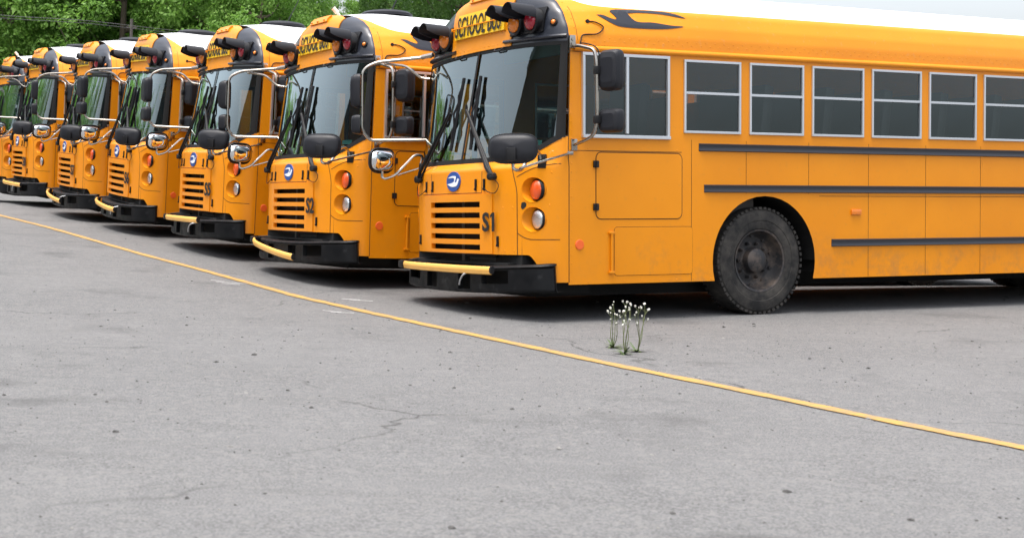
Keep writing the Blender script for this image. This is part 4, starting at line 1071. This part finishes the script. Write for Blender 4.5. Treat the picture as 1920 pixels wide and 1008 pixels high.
def crown_mesh(name, H, R, z0, nclump, per, leaf, mm, seed):
    r = np.random.default_rng(seed); cz = (H + z0) / 2; rz = (H - z0) / 2
    d = r.normal(size=(nclump, 3)); d /= np.linalg.norm(d, axis=1)[:, None]
    rad = r.uniform(.55, 1.0, nclump) ** .5 * (1 + .18 * np.sin(3 * np.arctan2(d[:, 1], d[:, 0]) + seed) + .14 * np.sin(5 * d[:, 2] + seed * 2))
    cen = np.stack([d[:, 0] * R * rad, d[:, 1] * R * rad, cz + d[:, 2] * rz * rad], 1)
    cr = r.uniform(.35, .95, nclump)
    k = np.repeat(np.arange(nclump), per); n = len(k)
    g = r.normal(size=(n, 3)); g /= np.linalg.norm(g, axis=1)[:, None]; g *= (r.uniform(.15, 1.0, n) ** .6 * cr[k])[:, None]; g[:, 2] *= .6
    p = cen[k] + g
    nrm = g / (np.linalg.norm(g, axis=1)[:, None] + 1e-6) * .7 + r.normal(size=(n, 3)) * .55 + np.array([0, 0, .95]); nrm /= np.linalg.norm(nrm, axis=1)[:, None]
    a = np.cross(nrm, r.normal(size=(n, 3))); a /= np.linalg.norm(a, axis=1)[:, None]; b = np.cross(nrm, a)
    L_ = (leaf * r.uniform(.65, 1.35, n))[:, None]
    V = np.empty((n, 4, 3)); V[:, 0] = p - a * L_; V[:, 1] = p + b * L_ * .5 - nrm * L_ * .12; V[:, 2] = p + a * L_; V[:, 3] = p - b * L_ * .5 - nrm * L_ * .12
    me = bpy.data.meshes.new(name); me.vertices.add(n * 4); me.vertices.foreach_set('co', V.ravel()); me.loops.add(n * 4); me.polygons.add(n)
    me.loops.foreach_set('vertex_index', np.arange(n * 4)); me.polygons.foreach_set('loop_start', np.arange(n) * 4); me.polygons.foreach_set('loop_total', np.full(n, 4))
    me.materials.append(MATS[mm]); me.update(); me.validate(); return me, cen
def trunk_mesh(name, H, R, z0, cen, seed):
    r = np.random.default_rng(seed); mb = MB(); top = Vector((r.uniform(-.4, .4), r.uniform(-.4, .4), H * .8))
    sp = spline([(0, 0, -.3), (r.uniform(-.1, .1), r.uniform(-.1, .1), z0 * .8), (r.uniform(-.3, .3), r.uniform(-.3, .3), H * .5), top], 5); mb.tube(sp, .24, 9, True, .03)
    for i in r.choice(len(cen), 22, replace=False):
        c = Vector(cen[i]); s_ = sp[int(np.clip((c.z - 1.2) / H / .8 * len(sp), 3, len(sp) - 2))]; mb.tube(spline([s_, s_.lerp(c, .5) + Vector((0, 0, -.25)), c], 3), .07, 6, True, .015)
    return mb.mesh(name, 'bark')
KINDS = []
for i, (H, R, z0, nc_, per, lf, mm) in enumerate(((13.5, 4.2, 2.0, 430, 150, .082, 'leaf_light'), (12.0, 3.8, 1.5, 400, 150, .08, 'leaf_light'), (15.0, 4.6, 2.5, 430, 150, .085, 'leaf_dark'), (11.0, 3.6, 1.2, 360, 150, .08, 'leaf_light'))):
    cm, cen = crown_mesh('crown', H, R, z0, nc_, per, lf, mm, 11 + i); KINDS.append((cm, trunk_mesh('trunk', H, R, z0, cen, 31 + i)))
def tree(kind, x, y, rz, sc, label, group, wd=1.0):
    r_ = obj('tree', None, None, (x, y, gh(x, y) - .05), (0, 0, rz)); r_.scale = (sc * wd, sc * wd, sc); tag(r_, label, 'tree', group)
    obj('trunk', KINDS[kind][1], r_); obj('crown', KINDS[kind][0], r_); return r_
def at_pix(u, dist): d = pix_dir(u, 100); d.z = 0; d.normalize(); return d * dist
# front row behind the buses: (photo column, distance, kind, scale, label)
TR = [(-70, 52, 0, 1.0, .8, 'light green tree past the left edge of the row'), (30, 50, 1, 1.05, .8, 'bushy light green tree above the leftmost bus'), (130, 54, 0, 1.1, .8, 'tall light green tree behind the buses marked S7 and S8'),
      (225, 49, 3, 1.15, .8, 'light green tree behind the bus marked S7, beside the utility pole'), (325, 53, 1, 1.15, .8, 'light green tree right of the utility pole, behind the bus marked S6'), (420, 47, 3, 1.12, .75, 'pale green tree behind the bus marked S5'),
      (505, 56, 2, .86, .45, 'dark green tree left of the gap of white sky'), (485, 44, 3, .80, .7, 'small yellowish green tree in front of the dark one, behind S5'), (622, 58, 1, .66, .62, 'low tree under the gap of white sky'), (775, 62, 2, 1.0, .55, 'dark green tree right of the gap of white sky, behind S2'), (860, 58, 2, 1.02, .6, 'dark green tree partly hidden by the front of S1')]
for k, (u, d_, kd, sc, wd, lab) in enumerate(TR):
    p = at_pix(u, d_); tree(kd, p.x, p.y, k * 1.3, sc, lab, 'trees behind the buses', wd)
for k, (u, d_, kd, sc, wd) in enumerate(((-30, 62, 2, 1.1, .8), (80, 64, 0, 1.25, .8), (180, 63, 2, 1.1, .8), (280, 64, 0, 1.25, .8), (385, 63, 2, 1.1, .7), (430, 62, 2, 1.1, .6), (690, 84, 2, .80, .6), (790, 72, 2, 1.1, .6), (870, 70, 2, 1.15, .8))):
    p = at_pix(u, d_); tree(kd, p.x, p.y, 2 + k * 1.7, sc, ['dark tree in the second row far left', 'tall tree showing over the bus marked S8', 'dark tree showing between light ones over S7', 'tall tree showing over the bus marked S6', 'dark tree showing over the left of S5', 'dark tree showing over the right of S5', 'low dark tree filling the foot of the sky gap', 'dark tree of the second row behind S2', 'dark tree hidden for the most part behind S1'][k], 'trees behind the buses', wd)

# utility pole and its wires in front of the trees
mat('pole_wood', (.09, .08, .072), .85); mat('wire', (.10, .10, .10), .6)
def line_pt(u, v, dist): d = pix_dir(u, v); return d * (dist / math.hypot(d.x, d.y))
pt_ = line_pt(247, 36, 43); zg = gh(pt_.x, pt_.y)
mb = MB(); mb.tube([(0, 0, 0), (0, 0, pt_.z - zg)],   .055, 10, True, .045); up_ = obj('utility_pole', None, None, (pt_.x, pt_.y, zg)); tag(up_, 'thin dark utility pole in front of the trees', 'utility pole')
obj('pole_shaft', mb.mesh('pole_shaft', 'pole_wood'), up_); mb = MB(); mb.box((0, 0, pt_.z - zg - .25), (.3, .04, .04)); obj('crossbar', mb.mesh('crossbar', 'pole_wood'), up_)
for j, (v0, v1, v2) in enumerate(((19, 38, 60), (24, 43, 64))):
    a, b, c = line_pt(-150, v0 - 8, 40), line_pt(160, v1 + 1, 42), line_pt(470, v2 + 10, 45)
    mb = MB(); mb.tube(spline([a, a.lerp(b, .5) + Vector((0, 0, -.06)), b, b.lerp(c, .5) + Vector((0, 0, -.03)), c], 6), .009, 5)
    tag(obj('power_wire', mb.mesh('power_wire', 'wire')), ['upper of two thin wires crossing in front of the trees', 'lower of two thin wires crossing in front of the trees'][j], 'wire')

# weeds at the lower right, in front of the nearest bus
mat('weed_stem', (.12, .14, .05), .7); mat('weed_bud', (.62, .62, .55), .8); mat('weed_leaf', (.07, .11, .035), .6)
WEEDS = [(1152, 10.8, [(1146, 577), (1149, 571), (1141, 586), (1157, 590)], 'weed with pale buds, leftmost of the three by the front of S1'),
         (1172, 10.4, [(1176, 566), (1182, 569), (1180, 580), (1170, 583), (1162, 584)], 'tallest weed with white buds in front of the nearest bus'),
         (1196, 10.6, [(1198, 576), (1190, 590), (1208, 570), (1214, 580)], 'weed with white buds, rightmost of the three by S1')]
def leaf_blade(mb, base, d, ln, wd, droop):
    side = d.cross(Vector((0, 0, 1))).normalized(); rows_ = []
    for t in np.linspace(0, 1, 6):
        p = base + d * (ln * t) + Vector((0, 0, -droop * t * t)); w_ = wd * math.sin(math.pi * min(1, .12 + .88 * t)) * (1 + .25 * math.sin(9 * t)); rows_.append([p - side * w_, p + Vector((0, 0, -.15 * w_)), p + side * w_])
    mb.grid(rows_)
for u, d_, tips, lab in WEEDS:
    b = line_pt(u, 600, d_); b.z = gh(b.x, b.y); w_ = obj('weed', None, None, b); tag(w_, lab, 'weed', 'weeds in front of the nearest bus')
    ms = MB(); ml = MB()
    tops = [line_pt(tu, tv, d_ + RNG.uniform(-.12, .12)) - b for tu, tv in tips]
    hub = Vector((RNG.uniform(-.01, .01), RNG.uniform(-.01, .01), 0))
    for k, t in enumerate(tops):
        q1 = hub.lerp(t, .35) + Vector((RNG.uniform(-.02, .02), RNG.uniform(-.02, .02), .0)); q2 = hub.lerp(t, .75) + Vector((RNG.uniform(-.018, .018), RNG.uniform(-.018, .018), .01))
        st_ = spline([hub, q1, q2, t], 5); ms.tube(st_, .0034, 5, True, .0014)
        ends = [t]
        for f_ in (8, 11, 13):
            if RNG.random() < .75:
                e_ = st_[f_] + Vector((RNG.uniform(-.035, .035), RNG.uniform(-.03, .03), RNG.uniform(.02, .05))); ms.tube(spline([st_[f_], st_[f_].lerp(e_, .5) + Vector((0, 0, -.004)), e_], 3), .0013, 4); ends.append(e_)
        for e_ in ends:
            bs = RNG.uniform(.4, .8); mbud = MB(); mbud.lathe([(.003 * bs, -.014 * bs), (.008 * bs, -.008 * bs), (.0095 * bs, .000), (.0125 * bs, .006 * bs), (.007 * bs, .009 * bs)], Euler((RNG.uniform(-.7, .7), RNG.uniform(-.7, .7), 0)).to_matrix().to_4x4(), 7, True); obj('bud', mbud.mesh('bud', 'weed_bud'), w_, e_)
        for f_ in (3, 5, 7, 9):
            a = RNG.uniform(0, 6.28); leaf_blade(ml, st_[f_], Vector((math.cos(a), math.sin(a), RNG.uniform(.2, .9))).normalized(), RNG.uniform(.03, .06), RNG.uniform(.003, .006), .015)
    for k in range(16):
        a = k * 2.4 + RNG.uniform(-.4, .4); leaf_blade(ml, Vector((0, 0, .002)), Vector((math.cos(a), math.sin(a), RNG.uniform(.12, .9))).normalized(), RNG.uniform(.05, .15), RNG.uniform(.006, .013), RNG.uniform(.01, .06))
    obj('stems', ms.mesh('stems', 'weed_stem'), w_); obj('leaves', ml.mesh('leaves', 'weed_leaf', smooth=False), w_)["kind"] = 'stuff'

# across the lot, seen only as reflections in the windshields: a metal shed and trees
mat('shed_metal', (.09, .095, .095), .6); mat('shed_roof', (.11, .115, .12), .5, .3)
B0 = Vector(BUS[0][0])
def lot(bx, by): return Vector((B0.x, B0.y, 0)) + EX * bx + EY * by
c = lot(-4, -26.5); sh = obj('metal_shed', None, None, (c.x, c.y, gh(c.x, c.y)), (0, 0, math.atan2(EX.y, EX.x))); tag(sh, 'grey metal shed mirrored as a dark shape in the S1 windshield', 'shed')
mb = MB(); w2, dp, hh = 16.0, 6, 10.2
xs_ = np.arange(-w2, w2, .15); fr = []
for i, x in enumerate(xs_): fr.append((x, dp / 2 + (.05 if i % 2 else 0)))
mb.grid([[Vector((x, y, 0)) for x, y in fr], [Vector((x, y, hh)) for x, y in fr]]); mb.box((0, -.2, hh / 2), (2 * w2 - .1, dp - .2, hh)); obj('wall', mb.mesh('wall', 'shed_metal', smooth=False), sh)
mb = MB(); mb.box((0, .2, hh + .15), (2 * w2 + .6, dp + 1.0, .3)); obj('roof', mb.mesh('roof', 'shed_roof', smooth=False), sh)
for k in range(15):
    az = math.radians(50 + 2.9 * k); d_ = 60 + 5 * (k % 3); p = lot(-d_ * math.sin(az), -d_ * math.cos(az))
    tree((0, 1, 3)[k % 3], p.x, p.y, k * 2.1, (.82, .9, 1.0)[k % 3] * (1 + .06 * math.sin(k * 1.9)), 'tree across the lot, seen only mirrored in the windshields', 'trees across the lot')
